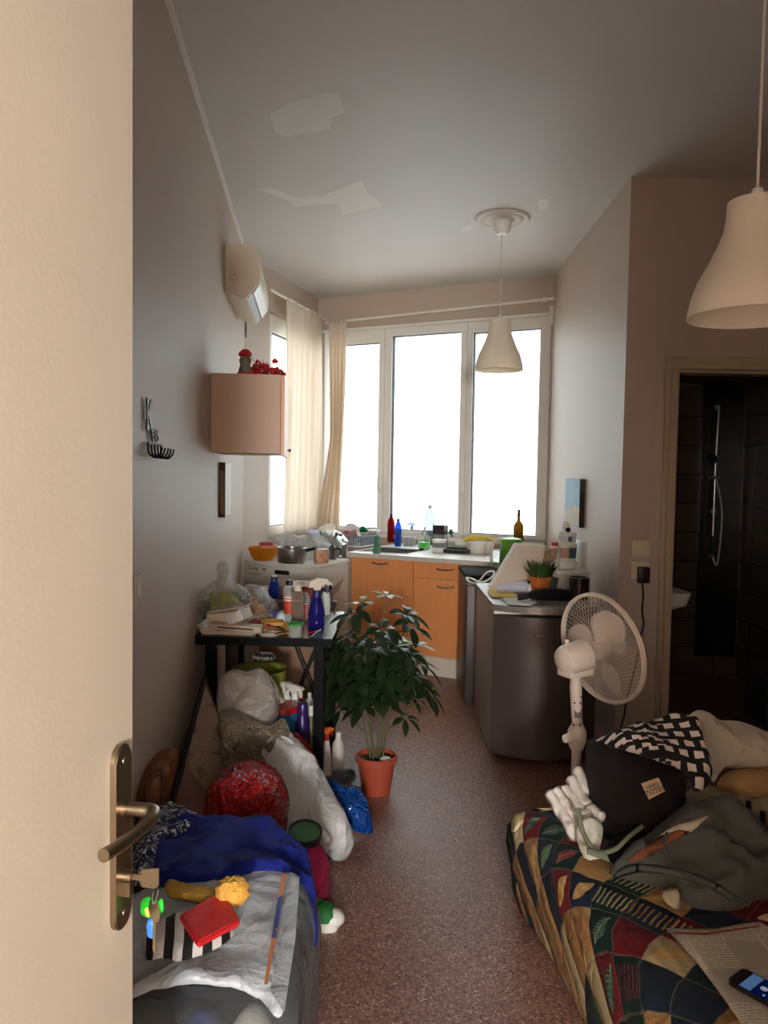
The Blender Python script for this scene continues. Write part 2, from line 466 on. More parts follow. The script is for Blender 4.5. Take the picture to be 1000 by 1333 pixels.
# --- windows: where the frames meet the walls, read off the photograph
s_l0 = FL.pix(350, 560)[0]; s_l1 = FL.len-.06
s_b0 = .05; s_b1 = FB.pix(716, 560)[0]
ZS, ZT = .965, 2.84
wall('wall_left', FLm, None, M_wall)
wall('wall_left_bay', FL, (s_l0, s_l1, ZS, 2.80), M_wall, t0=-.0)
wall('wall_back', FB, (s_b0, s_b1, ZS, ZT), M_wall)
mb = MB(); mb.hexa([(NR.x, NR.y, 0), (1.47, NR.y, 0), (1.47, 6.4, 0), (BR.x, 6.4, 0)], [(NR.x, NR.y, CEIL), (1.47, NR.y, CEIL), (1.47, 6.4, CEIL), (BR.x, 6.4, CEIL)])
struct('wall_right_bay', mb, M_wall)
xj = py_(875.5, 600, NR.y).x; zj = py_(876, 481, NR.y).z; xk = xj+.78
mb = MB()
mb.box(((1.4705+xj)/2, NR.y+.06, CEIL/2), (xj-1.4705, .12, CEIL)); mb.box(((xk+XR)/2, NR.y+.06, CEIL/2), (XR-xk, .12, CEIL)); mb.box(((xj+xk)/2, NR.y+.06, (zj+CEIL)/2), (xk-xj, .12, CEIL-zj))
struct('wall_bathroom', mb, M_wall)
mb = MB(); mb.box((XR+.06, 3.2, CEIL/2), (.12, 7.0, CEIL)); struct('wall_right', mb, M_wall)
mb = MB()                                                 # entrance wall with the doorway the photographer stands in
mb.box((-.62, -.10, CEIL/2), (.3, .12, CEIL)); mb.box((1.62, -.10, CEIL/2), (2.3, .12, CEIL)); mb.box((0, -.10, (2.31+CEIL)/2), (.94, .12, CEIL-2.31))
struct('wall_front', mb, M_wall)
mb = MB()                                                 # hallway behind the camera
mb.box((-.8, -2.1, CEIL/2), (.1, 4.4, CEIL)); mb.box((1.2, -2.1, CEIL/2), (.1, 4.4, CEIL)); mb.box((.2, -4.3, CEIL/2), (2.1, .1, CEIL))
struct('wall_hall', mb, M_wall)
# bathroom shell
mb = MB(); mb.box((2.2, 5.9, 1.3), (1.46, .1, 2.6)); mb.box((XR+.02, 5.1, 1.3), (.08, 1.5, 2.6)); mb.box((1.49, 5.1, 1.3), (.04, 1.5, 2.6)); struct('wall_shower', mb, M_tile)
mb = MB(); mb.box((2.1, 5.1, 2.63), (1.4, 1.6, .06)); struct('ceiling_bathroom', mb, M_ceil)
xa, xb = py_(913, 600, 5.84).x, py_(966, 600, 5.84).x
mb = MB(); mb.box(((xa+xb)/2, 5.84, 1.2), (xb-xa, .02, 2.1)); struct('trim_1', mb, M_tiled)
# door frame of the bathroom: two stepped mouldings
mb = MB()
xo, zo = py_(862, 600, NR.y).x, py_(870, 464.5, NR.y).z
for a, b, d in ((xo, xj, .022), ((xo+xj)/2, xj+.012, .035)):
    mb.box(((a+b)/2, NR.y-d/2, (zj+.0)/2), (b-a, d, zj), bev=.004); mb.box((2*(xj+xk)/2-(a+b)/2, NR.y-d/2, zj/2), (b-a, d, zj), bev=.004)
w = zo-zj
mb.box(((xo+xk+(xj-xo))/2, NR.y-.011, zj+w/2), (xk-xo+(xj-xo), .022, w), bev=.004); mb.box(((xj+xk)/2, NR.y-.0175, zj+w/4), (xk-xj+(xj-xo), .035, w/2), bev=.004)
mb.box((xj+.008, NR.y+.06, zj/2), (.016, .119, zj)); mb.box(((xj+xk)/2, NR.y+.06, zj-.008), (xk-xj, .119, .016))
struct('trim_2', mb, M_frame)
# cable duct along the top of the left wall
mb = MB(); FLm.box(mb, 0, FLm.len, 0, .016, CEIL-.03, CEIL-.002); struct('trim_3', mb, M_white)
# windows
def window(name, F, s0, s1, z0, z1, cuts, fw=.05, panew=None):
    root = bpy.data.objects.new(name, None); C.objects.link(root); root.location = F.P((s0+s1)/2, 0, z0); root['kind'] = 'structure'; at = root.location
    mb = MB(); e = .035
    F.box(mb, s0, s1, -.11, -.03, z0, z0+e); F.box(mb, s0, s1, -.11, -.03, z1-e, z1); F.box(mb, s0, s0+e, -.11, -.03, z0+e, z1-e); F.box(mb, s1-e, s1, -.11, -.03, z0+e, z1-e)
    obj('window_frame', mb, M_pvc, root, 30, at)
    for (a, b, g0, g1, h0, h1, hs) in cuts:             # sash edges and glass edges
        mb = MB()
        F.box(mb, a, b, -.085, -.012, z0+e*.6, h0); F.box(mb, a, b, -.085, -.012, h1, z1-e*.6); F.box(mb, a, g0, -.085, -.012, h0, h1); F.box(mb, g1, b, -.085, -.012, h0, h1)
        sash = obj('sash', mb, M_pvc, root, 30, at)
        mb = MB(); i = .006
        F.box(mb, g0, g1, -.07, -.03, h0, h0+i); F.box(mb, g0, g1, -.07, -.03, h1-i, h1); F.box(mb, g0, g0+i, -.07, -.03, h0+i, h1-i); F.box(mb, g1-i, g1, -.07, -.03, h0+i, h1-i)
        obj('gasket', mb, M_rubber, sash, 30, at)
        mb = MB(); F.box(mb, g0, g1, -.058, -.05, h0, h1); obj('pane', mb, M_glass, sash, 30, at)
        if hs:
            mb = MB(); zz = 1.36
            F.box(mb, hs-.014, hs+.014, -.012, -.004, zz-.035, zz+.035); F.box(mb, hs-.009, hs+.009, -.004, .03, zz-.012, zz+.012); F.box(mb, hs-.010, hs+.010, .022, .036, zz-.012, zz+.12)
            obj('handle', mb, M_white, sash, 30, at)
    return root
M_rubber = mat('black_rubber', (28, 28, 30), .6); M_glass = clear('window_glass', (238, 246, 250), .03, .03)
sx = lambda px, py=560: FB.pix(px, py)[0]
gz = lambda px, py: FB.pix(px, py)[1]
window('window_1', FL, s_l0, s_l1, ZS, 2.80, [(s_l0+.025, s_l1-.02, s_l0+.07, s_l1-.08, ZS+.09, FL.pix(356, 431)[1], 0)])
hb = gz(655, 697)
window('window_2', FB, s_b0, s_b1, ZS, ZT, [
    (s_b0+.02, sx(499)-.002, s_b0+.09, sx(491.5), hb, gz(470, 447), sx(495.5)),
    (sx(499)+.002, sx(605.5)-.002, sx(508), sx(597.5), hb, gz(550, 434.5), 0),
    (sx(605.5)+.002, s_b1-.02, sx(613), sx(700), hb, gz(655, 430), sx(603))])
# inner window board behind the worktop
mb = MB(); FB.box(mb, .02, FB.len-.02, -.02, .045, ZS-.03, ZS); struct('trim_4', mb, M_white)
# what is outside: the whitewashed wall of the courtyard
m, nt, out = nt_new('courtyard_wall'); co = coords(nt)
n = tex(nt, 'ShaderNodeTexNoise', co, 0, Scale=2.2, Detail=6, Roughness=.65); n2 = tex(nt, 'ShaderNodeTexNoise', co, 0, Scale=9, Detail=4)
col = colmix(nt, E(nt, n), rgb((212, 216, 218)), rgb((244, 246, 246))); princ(nt, out, col, .9, 0, bump(nt, n2, .5, .03)); M_yard = m
mb = MB(); FB.box(mb, -3.2, 4.6, -2.6, -2.4, -.5, 6.5); F3 = Frame(FL.P(-2.2, -1.9, 0).xy, FL.P(3.4, -1.9, 0).xy); F3.box(mb, 0, 5.6, -.2, 0, -.5, 6.5)
o = struct('exterior_wall', mb, M_yard)
mb = MB(); mb.box((0, 9.5, -.55), (14, 12, .1)); struct('exterior_ground', mb, mat('yard_concrete', (118, 116, 112), .9))
# curtain rods: round white poles on brackets, one on each wall of the bay
def rod(F, pa, pb, label, ends):
    d = .07
    sa, za = F.pix(*pa, d); sb, zb = F.pix(*pb, d)
    t = thing('curtain_rod', label, 'curtain rod', F.P(sa, d, za)); at = t.location
    mb = MB().tube([F.P(sa, d, za), F.P(sb, d, zb)], .012, 12); obj('pole', mb, M_white, t, 40, at)
    for s in ends:
        z = za+(zb-za)*(s-sa)/(sb-sa); mb = MB(); F.box(mb, s-.012, s+.012, 0, d, z-.008, z+.008); mb.tube([F.P(s-.012, d, z), F.P(s+.012, d, z)], .02, 14); obj('bracket', mb, M_white, t, 40, at)
    return sa, za, sb, zb
r1 = rod(FL, (352, 377), (431, 419), 'white curtain rod above the narrow left window, holding the sheer curtain', (FL.len-.16,))
r2 = rod(FB, (436, 419), (722, 388.5), 'long white curtain rod running above the three pane window', (.14, FB.len-.06))
mb = MB(); s, z = FB.pix(719, 402); FB.box(mb, s-.016, s+.016, .0, .02, z-.13, z+.02); FB.box(mb, .05, FB.len-.02, 0, .02, gz(600, 418)-.012, gz(600, 418)+.012)
struct('trim_5', mb, M_white)
# curtains
def curtain(name, label, F, s0f, s1f, z0, z1, d, folds, amp, m, ph=0, gather=None):
    def fn(u, v):
        z = z1+(z0-z1)*v
        s = s0f(v)+(s1f(v)-s0f(v))*u
        a = amp*(.35+.65*min(1, v*3))
        w = math.sin(u*folds*2*PI+ph+1.2*math.sin(v*2.3))*a+.4*a*math.sin(u*folds*4.7*PI+v*3+ph)
        return F.P(s+.3*a*math.cos(u*folds*2*PI+ph), d+w, z)
    mb = MB().grid(fn, int(folds*16), 40, (1, 2), .0015)
    return solo(name, label, 'curtain', mb, m, sm=180)
M_sheer = thinlit('sheer_curtain', (240, 229, 215), .32, .08); M_curt = thinlit('cream_curtain', (238, 226, 210), .34)
zt = r1[1]-.02
k = FL.pix(372, 560, .09)[0]; k2 = FL.pix(426, 560, .09)[0]
curtain('sheer_curtain', 'thin cream see-through curtain hanging over the narrow left window', FL, lambda v: k-.03*v+.02*(1-v), lambda v: FL.len-.1, FL.pix(390, 694, .09)[1], r1[1]+.01, .075, 5, .016, M_sheer)
e0 = FB.pix(428, 430, .10)[0]; e1 = FB.pix(451, 430, .10)[0]; e2 = FB.pix(410, 690, .1)[0]; e3 = FB.pix(444, 690, .1)[0]
sm_ = lambda v: v*v*(3-2*v)
curtain('gathered_curtain', 'cream curtain bunched up in the corner beside the three pane window', FB, lambda v: e0+.03*math.sin(v*PI)*1.2-.13*max(0, v-.55)/.45, lambda v: e1-.045*sm_(v), FB.pix(430, 697, .1)[1], r2[1]+.005, .09, 4, .03, M_curt, .7)
# ================================================================ KITCHEN
def FBs(p): return (V((p.x, p.y))-FB.a).dot(FB.dir), (V((p.x, p.y))-FB.a).dot(FB.n)
# reusable small things -------------------------------------------------------
M_chrome = metal('chrome', (200, 200, 200), .15); M_steel = metal('brushed_steel', (165, 163, 158), .3); M_dsteel = metal('dull_steel', (120, 116, 110), .4)
M_wp = mat('white_plastic', (226, 224, 216), .4, 0, .03); M_bp = mat('black_plastic', (16, 16, 17), .4, 0, .1); M_gp = mat('grey_plastic', (120, 122, 126), .5)
M_beige = mat('beige_plastic', (214, 200, 180), .45, 0, .03); M_red = mat('red_plastic', (176, 22, 24), .4); M_green = mat('green_plastic', (40, 140, 50), .4)
M_yel = mat('yellow_plastic', (226, 186, 50), .45); M_org = mat('orange_plastic', (226, 140, 30), .4); M_blue = mat('blue_plastic', (40, 80, 170), .4)
M_clear = clear('clear_plastic', (246, 248, 248), .10); M_paper = mat('white_paper', (226, 224, 222), .8, 0, .04); M_card = mat('cardboard', (150, 118, 94), .85, 0, .1, 12)
def bottle(name, label, cat, p, h, r, m, cap=None, kind='round', liquid=None, band=None, group=None, sy=1, rz=0):
    """a bottle with a shaped shoulder; kinds: round, wide, wine, pet, pump, trigger, jug"""
    t = thing(name, label, cat, p, rz, group)
    if kind == 'wine': pr = [(0,0),(r*.95,0),(r,.01),(r,h*.52),(r*.85,h*.60),(r*.36,h*.70),(r*.32,h*.9),(r*.4,h*.91),(r*.4,h*.95),(r*.3,h*.96)]; ct = h*.96; cr = r*.36
    elif kind == 'pet': pr = [(0,.004),(r*.8,0),(r,.012),(r*.96,h*.25),(r,h*.32),(r*.93,h*.45),(r,h*.55),(r*.98,h*.68),(r*.7,h*.82),(r*.36,h*.9),(r*.34,h*.93)]; ct = h*.93; cr = r*.42
    elif kind == 'cone': pr = [(0,0),(r*.92,0),(r,.012),(r*.98,h*.2),(r*.86,h*.26),(r*.98,h*.33),(r*.8,h*.55),(r*.5,h*.82),(r*.38,h*.9),(r*.38,h*.93)]; ct = h*.93; cr = r*.42
    elif kind == 'wide': pr = [(0,0),(r*.95,0),(r,.01),(r,h*.7),(r*.9,h*.8),(r*.62,h*.87),(r*.58,h*.9)]; ct = h*.9; cr = r*.64
    else: pr = [(0,0),(r*.94,0),(r,.01),(r,h*.62),(r*.88,h*.74),(r*.42,h*.86),(r*.4,h*.9)]; ct = h*.9; cr = r*.46
    body = obj('bottle_body', MB().lathe(pr, sy=sy), m, t)
    if liquid:
        lm, lf = liquid; q = [(a*.94, max(z, .004)) for a, z in pr if z < h*lf]; z = h*lf
        q += [(q[-1][0], z), (0, z)]
        obj('liquid', MB().lathe(q, sy=sy), lm, t)
    if band:
        bm_, z0, z1 = band; obj('paper_label', MB().lathe([(r*1.012, h*z0), (r*1.012, h*z1)], sy=sy), bm_, t)
    if cap and kind not in ('pump', 'trigger') and not isinstance(cap, tuple):
        obj('cap', MB().lathe([(0, h), (cr*.9, h), (cr, h-.004), (cr, ct-.006), (0, ct-.006)]), cap, t)
    if isinstance(cap, tuple):
        k, cm, cm2, dr = cap
        if k == 'pump':
            mb = MB().lathe([(0, ct+.03), (r*.32, ct+.028), (r*.42, ct+.01), (r*.42, ct-.012), (0, ct-.012)])
            mb.lathe([(0, ct+.05), (r*.12, ct+.05), (r*.12, ct+.025)]); mb.box((math.cos(dr)*r*.3, math.sin(dr)*r*.3, ct+.052), (r*.9, r*.28, .008), dr)
            obj('pump', mb, cm, t)
        else:
            mb = MB().lathe([(0, ct+.02), (r*.44, ct+.018), (r*.48, ct-.015), (0, ct-.015)]); obj('collar', mb, cm2, t)
            c, s = math.cos(dr), math.sin(dr); sc = r/.035
            prof = [(-.035, .028), (-.03, .055), (.0, .07), (.045, .06), (.055, .048), (.045, .042), (.02, .04), (.012, .018), (-.012, .018), (-.018, .03)]
            b = [V((x*sc*c, x*sc*s, ct+z*sc*.9))-V((-s, c, 0))*.011*sc for x, z in prof]
            obj('trigger_head', MB().slab(b, V((-s, c, 0))*.022*sc), cm, t)
            tr = [(.03, .044), (.04, .044), (.047, .012), (.04, .0), (.034, .02)]
            b = [V((x*sc*c, x*sc*s, ct+z*sc*.9))-V((-s, c, 0))*.007*sc for x, z in tr]
            obj('trigger_lever', MB().slab(b, V((-s, c, 0))*.014*sc), cm2, t)
    return t
def bowl(name, label, cat, p, r, h, m, foot=.5, th=.004, group=None, flare=1.0, parts=None):
    pr = [(0, 0), (r*foot, 0), (r*(foot+.5*(1-foot)*flare), h*.3), (r*.95, h*.75), (r, h), (r-th, h), (r*.95-th, h*.75), (r*(foot+.5*(1-foot)*flare)-th, h*.3+th), (r*foot-th, th), (0, th)]
    if parts is None: return solo(name, label, cat, MB().lathe(pr, n=40), m, p, group)
    t = thing(name, label, cat, p, 0, group); obj('bowl_body', MB().lathe(pr, n=40), m, t); return t
def tub(name, label, cat, p, r, h, m, lid=None, taper=.86, band=None, group=None, lidh=.012):
    t = thing(name, label, cat, p, 0, group)
    obj('tub_body', MB().lathe([(0, 0), (r*taper, 0), (r*taper+.002, .003), (r, h), (r-.003, h), (r*taper-.002, .004), (0, .004)], n=32), m, t)
    if lid: obj('lid', MB().lathe([(0, h+lidh*.6), (r*.8, h+lidh*.6), (r*.86, h+lidh), (r*1.03, h+lidh), (r*1.04, h-.008), (r*1.0, h-.008)], n=32), lid, t)
    if band:
        bm_, a, b = band; f = lambda k: r*(taper+(1-taper)*k)+.0015
        obj('paper_label', MB().lathe([(f(a), h*a), (f(b), h*b)], n=32), bm_, t)
    return t
# base units -----------------------------------------------------------------
dp = FBs(pz_(575, 881, 0))[1]; dc = dp+.035; dw = dp+.075
ZC = .894
s0 = FB.pix(457, 800, dc)[0]; sm1 = FB.pix(537.5, 800, dc)[0]; s1 = FB.pix(625, 740, dc)[0]
M_beech = wood('beech_front', (236, 160, 100), (220, 140, 82), (3, 3, .5), .4); M_beechd = wood('beech_edge', (150, 84, 40), (128, 70, 32), (3, 3, .5), .5)
M_bodyw = mat('carcass_white', (196, 182, 166), .5); M_plinth = mat('plinth_white', (216, 206, 190), .5, 0, .05)
def handle(F, s, z, d, w, m, parent, at):
    pts = [F.P(s-w/2, d, z+.004), F.P(s-w/2+.008, d+.02, z), F.P(s-w/4, d+.028, z-.004), F.P(s, d+.03, z-.006), F.P(s+w/4, d+.028, z-.004), F.P(s+w/2-.008, d+.02, z), F.P(s+w/2, d, z+.004)]
    return obj('handle', MB().tube(curve(pts, 3, False), .006, 8), m, parent, 40, at)
def unit(label, a, b, fronts):
    t = thing('base_cabinet', label, 'kitchen cabinet', FB.P((a+b)/2, dc-.3, 0)); at = t.location
    mb = MB(); FB.box(mb, a, b, .33, dc-.02, .14, ZC-.17); FB.box(mb, a, b, dc-.06, dc-.02, ZC-.17, ZC-.036); obj('body', mb, M_bodyw, t, 30, at)
    for kind, z0, z1, hs, hz in fronts:
        mb = MB(); FB.box(mb, a+.002, b-.002, dc-.018, dc, z0, z1)
        o = obj(kind, mb, M_beech, t, 30, at)
        handle(FB, hs, hz, dc, .13, M_steel, o, at)
    mb = MB(); FB.box(mb, a, b, dp-.016, dp, 0, .145); obj('plinth', mb, M_plinth, t, 30, at)
    return t
zb = FB.pix(575, 856, dc)[1]; zd1 = FB.pix(575, 757, dc)[1]; zd0 = FB.pix(575, 754, dc)[1]
unit('left beech kitchen cabinet under the sink with one tall door', s0, sm1-.002, [('door', zb, ZC-.04, FB.pix(495, 733, dc)[0], FB.pix(495, 733, dc)[1])])
unit('right beech kitchen cabinet with a drawer above its door', sm1, s1, [('drawer', zd0, ZC-.04, FB.pix(580, 740, dc)[0], FB.pix(580, 741, dc)[1]), ('door', zb, zd0-.004, FB.pix(580, 763, dc)[0], FB.pix(580, 764, dc)[1])])
# worktop with the sink let into it
M_top = mat('worktop_grey', (206, 198, 186), .4, 0, .08, 60)
ka = s0-.03
sk = [FBs(pz_(a, b, ZC)) for a, b in ((480, 711), (548, 718), (500, 718), (470, 712))]
k0, k1 = FBs(pz_(474, 716, ZC))[0], FBs(pz_(543, 719, ZC))[0]; kd0, kd1 = dw-.50, dw-.13
t = thing('worktop', 'long pale kitchen worktop under the window', 'worktop', FB.P((ka+FB.len)/2, dw/2, ZC-.034)); at = t.location
mb = MB()
FB.box(mb, ka, k0, .0, dw, ZC-.034, ZC); FB.box(mb, k1, FB.len-.01, .0, dw, ZC-.034, ZC); FB.box(mb, k0, k1, kd1, dw, ZC-.034, ZC); FB.box(mb, k0, k1, .0, kd0, ZC-.034, ZC)
obj('top', mb, M_top, t, 30, at)
t = thing('sink', 'steel kitchen sink let into the worktop below the bottles', 'sink', FB.P((k0+k1)/2, (kd0+kd1)/2, ZC-.15)); at = t.location
mb = MB(); e = .012
FB.box(mb, k0-e, k1+e, kd0-e, kd0+.004, ZC, ZC+.004); FB.box(mb, k0-e, k1+e, kd1-.004, kd1+e, ZC, ZC+.004); FB.box(mb, k0-e, k0+.004, kd0, kd1, ZC, ZC+.004); FB.box(mb, k1-.004, k1+e, kd0, kd1, ZC, ZC+.004)
obj('rim', mb, M_steel, t, 30, at)
mb = MB(); z = ZC-.15; b = .003
FB.box(mb, k0+b, k1-b, kd0+b, kd1-b, z, z+.003)
for q in ((k0+b, k0+.005, kd0+b, kd1-b), (k1-.005, k1-b, kd0+b, kd1-b), (k0+b, k1-b, kd0+b, kd0+.005), (k0+b, k1-b, kd1-.005, kd1-b)): FB.box(mb, *q, z, ZC)
obj('basin', mb, M_steel, t, 30, at)
def ct(px, py, z=ZC+.001): return pz_(px, py, z)
def sz(npx, p): return npx*p.y/FPX
# dish rack with crockery
c = ct(466, 709.5); th = math.atan2(FB.dir.y, FB.dir.x)
t = thing('dish_rack', 'grey plastic dish rack at the left end of the worktop, full of crockery', 'dish rack', c, th); W_, D_, H_ = .22, .30, .085
M_rack = mat('rack_grey', (122, 126, 134), .5)
mb = MB(); mb.box((0, 0, .004), (W_, D_, .008))
for sx_ in (-1, 1):
    mb.box((sx_*W_/2, 0, H_-.006), (.012, D_+.02, .012)); mb.box((0, sx_*D_/2, H_-.006), (W_+.02, .012, .012))
    for i in range(13): mb.box((sx_*W_/2, -D_/2+i*D_/12, H_/2), (.006, .013, H_))
    for i in range(10): mb.box((-W_/2+i*W_/9, sx_*D_/2, H_/2), (.013, .006, H_))
obj('rack', mb, M_rack, t); mb = MB(); mb.box((0, -.02, -.0), (W_+.05, D_+.06, .006), bev=.002); obj('drip_tray', mb, M_wp, t)
t.location.z += .004
for i, (px, py, r, m, rx, lb) in enumerate(((449, 703, .05, mat('cup_pink', (206, 110, 112), .4), .9, 'red and white cup tipped over at the left in the dish rack'), (458, 699, .045, mat('cup_grey', (150, 120, 116), .4), 1.2, 'brownish cup lying highest in the dish rack'), (463, 704, .04, M_wp, .8, 'white cup leaning at the right in the dish rack'))):
    p = c+V(((px-466)*.0062, .01+.03*i, .0)); p.z = 1.5-(py-620)*p.y/1000
    t2 = thing('cup', lb, 'cup', p, rot=(rx, .3*i, .5+i), group='cups in the dish rack')
    obj('cup_body', MB().lathe([(0, 0), (r*.7, 0), (r, .08), (r-.004, .08), (r*.7-.004, .005), (0, .005)], (0, 0, -.04)), m, t2)
    obj('handle', MB().tube(curve([V((r*.8, 0, .02)), V((r*1.4, 0, .01)), V((r*1.35, 0, -.025)), V((r*.75, 0, -.03))], 4, False), .005, 8), m, t2)
t2 = thing('plate', 'white plate standing on edge in the dish rack', 'plate', c+V((-.055, .05, .012)), rot=(1.35, 0, .6)); obj('plate_body', MB().lathe([(0, 0), (.06, 0), (.085, .012), (.085, .015), (.06, .004), (0, .004)], (0, .086, 0)), mat('crockery', (222, 212, 206), .3), t2)
# bottles and pots along the worktop
L_red = clear('red_liquid', (200, 14, 26), .3); L_grn = mat('green_soap', (40, 205, 30), .25); L_blu = clear('blue_bottle_plastic', (70, 120, 215), .3)
p = ct(472, 704); bottle('dish_soap_bottle', 'green dish soap bottle with clear pump behind the dish rack', 'soap bottle', p, sz(21, p), sz(7, p), clear('green_bottle', (20, 120, 70), .4), ('pump', M_clear, M_clear, .4), 'pump', band=(M_wp, .3, .55))
p = ct(487, 708); t = thing('storage_jar', 'square clear jar with red sauce beside the dish rack', 'jar', p, th); a = sz(12, p); h = sz(18, p)
mb = MB(); mb.box((0, 0, h/2), (a, a, h), bev=.008); obj('jar_body', mb, clear('jar_plastic', (238, 232, 228), .25), t); mb = MB(); mb.box((0, 0, h*.22), (a*.93, a*.93, h*.4)); obj('sauce', mb, mat('red_sauce', (150, 34, 22), .4), t); mb = MB(); mb.box((0, 0, h-.004), (a*1.06, a*1.06, .016), bev=.004); obj('lid', mb, M_wp, t)
p = ct(499, 718.5); p = FB.P(FBs(p)[0], dw-.06, ZC+.001); t = thing('glass_carafe', 'pale green glass carafe standing at the front of the sink', 'carafe', p); a = sz(5.6, p); h = sz(22, p)
obj('glass_body', MB().lathe([(0, 0), (a*.95, 0), (a, .01), (a*.9, h*.35), (a*.62, h*.75), (a*.8, h), (a*.74, h), (a*.55, h*.75), (a*.8, h*.35), (a*.85, .012), (0, .01)]), clear('pale_green_glass', (150, 200, 176), .3), t)
obj('water', MB().lathe([(0, .012), (a*.84, .013), (a*.78, h*.35), (a*.62, h*.6), (0, h*.6)]), clear('water_green', (170, 210, 190), .12), t)
p = ct(509, 706); bottle('drink_bottle', 'tall dark red drink bottle with black cap beside the blue one', 'bottle', p, sz(37, p), sz(5, p), clear('red_pet', (190, 40, 44), .25), M_bp, 'pet', (L_red, .72))
p = ct(518, 711); bottle('drink_bottle', 'bright blue plastic bottle with black cap by the sink', 'bottle', p, sz(36, p), sz(4.7, p), L_blu, M_bp, 'pet')
p = ct(536, 703); bottle('spray_bottle', 'small blue spray bottle with white trigger behind the sink', 'spray bottle', p, sz(17, p), sz(4.6, p), mat('blue_spray', (70, 90, 150), .3), ('trigger', mat('trigger_blue', (150, 172, 196), .4), mat('purple_collar', (60, 44, 120), .4), PI), 'trigger')
p = ct(533, 710); t = tub('food_container', 'round see-through food container with sponges behind the sink', 'container', p, sz(9, p), sz(10, p), clear('tub_clear', (226, 226, 226), .3), M_clear); obj('contents', MB().ball((0, 0, .03), (.045, .045, .022), amp=.01, sc=40), mat('sponge_brown', (110, 86, 60), .9), t)
p = ct(552, 714); bottle('soap_dispenser', 'clear pump dispenser half full of bright green soap', 'soap dispenser', p, sz(22, p), sz(8, p), M_clear, ('pump', M_steel, M_steel, .9), 'pump', (L_grn, .38))
p = ct(549, 716.5); solo('drain_plug', 'small black rubber plug in front of the green soap dispenser', 'sink plug', MB().lathe([(0, 0), (.02, 0), (.022, .006), (.014, .02), (0, .022)]), M_bp, p)
p = ct(559, 709); bottle('water_bottle', 'tall empty clear water bottle behind the soap dispenser', 'bottle', p, sz(52, p), sz(6.6, p), clear('pet_clear', (196, 206, 212), .14), M_wp, 'pet')
p = ct(573, 712); t = thing('kitchen_machine', 'dark lidded kitchen machine on a grey base behind the white tub', 'kitchen machine', p, th); a = sz(17, p); h = sz(29, p)
mb = MB(); mb.box((0, 0, h*.29), (a, a*.8, h*.58), bev=.008); obj('base', mb, M_gp, t); mb = MB(); mb.box((0, 0, h*.79), (a*1.02, a*.82, h*.42), bev=.01); obj('hood', mb, mat('aubergine_plastic', (44, 26, 32), .25), t); mb = MB(); mb.box((0, -a*.41, h*.45), (a*.6, .006, h*.12)); obj('panel', mb, M_steel, t)
p = ct(571.5, 719); t = tub('plastic_tub', 'white screw-top tub with grey label in front of the dark machine', 'tub', p, sz(9, p), sz(15, p), M_wp, M_wp, .94, (mat('grey_label', (120, 120, 118), .6), .45, .85))
p = ct(588, 710); t = thing('bottle_brush', 'dark green long-handled brush standing behind the black tray', 'brush', p); h = sz(20, p)
obj('handle', MB().tube([(0, 0, 0), (.004, 0, h*.6), (-.006, 0, h*.8)], .006), M_bp, t); obj('bristles', MB().ball((-.008, 0, h*.88), (.02, .018, .026), amp=.006, sc=120), mat('brush_green', (40, 96, 50), .8), t)
p = ct(595, 709); t = thing('glass_tumbler', 'clear tumbler with a lime green sponge in it', 'glass', p); a = sz(5, p); h = sz(13, p)
obj('glass_body', MB().lathe([(0, 0), (a*.8, 0), (a, h), (a-.003, h), (a*.8-.003, .005), (0, .005)]), M_clear, t)
solo('dish_sponge', 'lime green dish sponge on top of the clear tumbler', 'sponge', MB().ball((0, 0, .028), (.033, .028, .03), amp=.008, sc=30), mat('lime_sponge', (190, 214, 90), .9, bs=.5, bscale=200), p+V((.004, 0, h*.62)))
p = ct(603, 711); t = thing('lunch_box', 'white rectangular lunch box behind the round white basin', 'food box', p, th); mb = MB(); mb.box((0, 0, .033), (.12, .10, .064), bev=.012); obj('box_body', mb, M_wp, t); mb = MB(); mb.box((0, 0, .068), (.13, .11, .012), bev=.004); obj('lid', mb, M_beige, t)
p = ct(594, 719); t = thing('roasting_tray', 'black oven tray lying on the worktop beside the round basin', 'tray', p, th); 
mb = MB(); W_, D_ = .24, .2
mb.box((0, 0, .006), (W_-.03, D_-.03, .006))
for a, b, cx, cy in ((W_, .012, 0, -D_/2), (W_, .012, 0, D_/2), (.012, D_, -W_/2, 0), (.012, D_, W_/2, 0)): mb.box((cx, cy, .018), (a, b, .03), bev=.004)
obj('pan', mb, M_bp, t)
p = ct(625, 720); t = bowl('washing_up_basin', 'round white plastic basin under a yellow cloth on the worktop', 'basin', p, sz(19, p), sz(15, p), M_wp, .78, .006, parts=1)
obj('rim_roll', MB().tube([(math.cos(k/30*2*PI)*sz(18.6, p), math.sin(k/30*2*PI)*sz(18.6, p), sz(15, p)) for k in range(30)], .008, 8, True), M_wp, t)
h = sz(15, p)+.012
solo('dust_cloth', 'yellow cleaning cloth lying across the round white basin', 'cloth', pillow([p+V((x, y, h+z)) for x, y, z in ((-.125,-.03,-.01),(-.07,-.07,.004),(0,-.05,.01),(.07,-.06,.008),(.135,-.02,-.006),(.12,.05,0),(.04,.08,.008),(-.06,.07,.006),(-.12,.05,-.004))], .02, .004, .03, .012, .012, 26, .008, 20, up=V((0, 0, 1))), cloth('yellow_cloth', (222, 184, 52)))
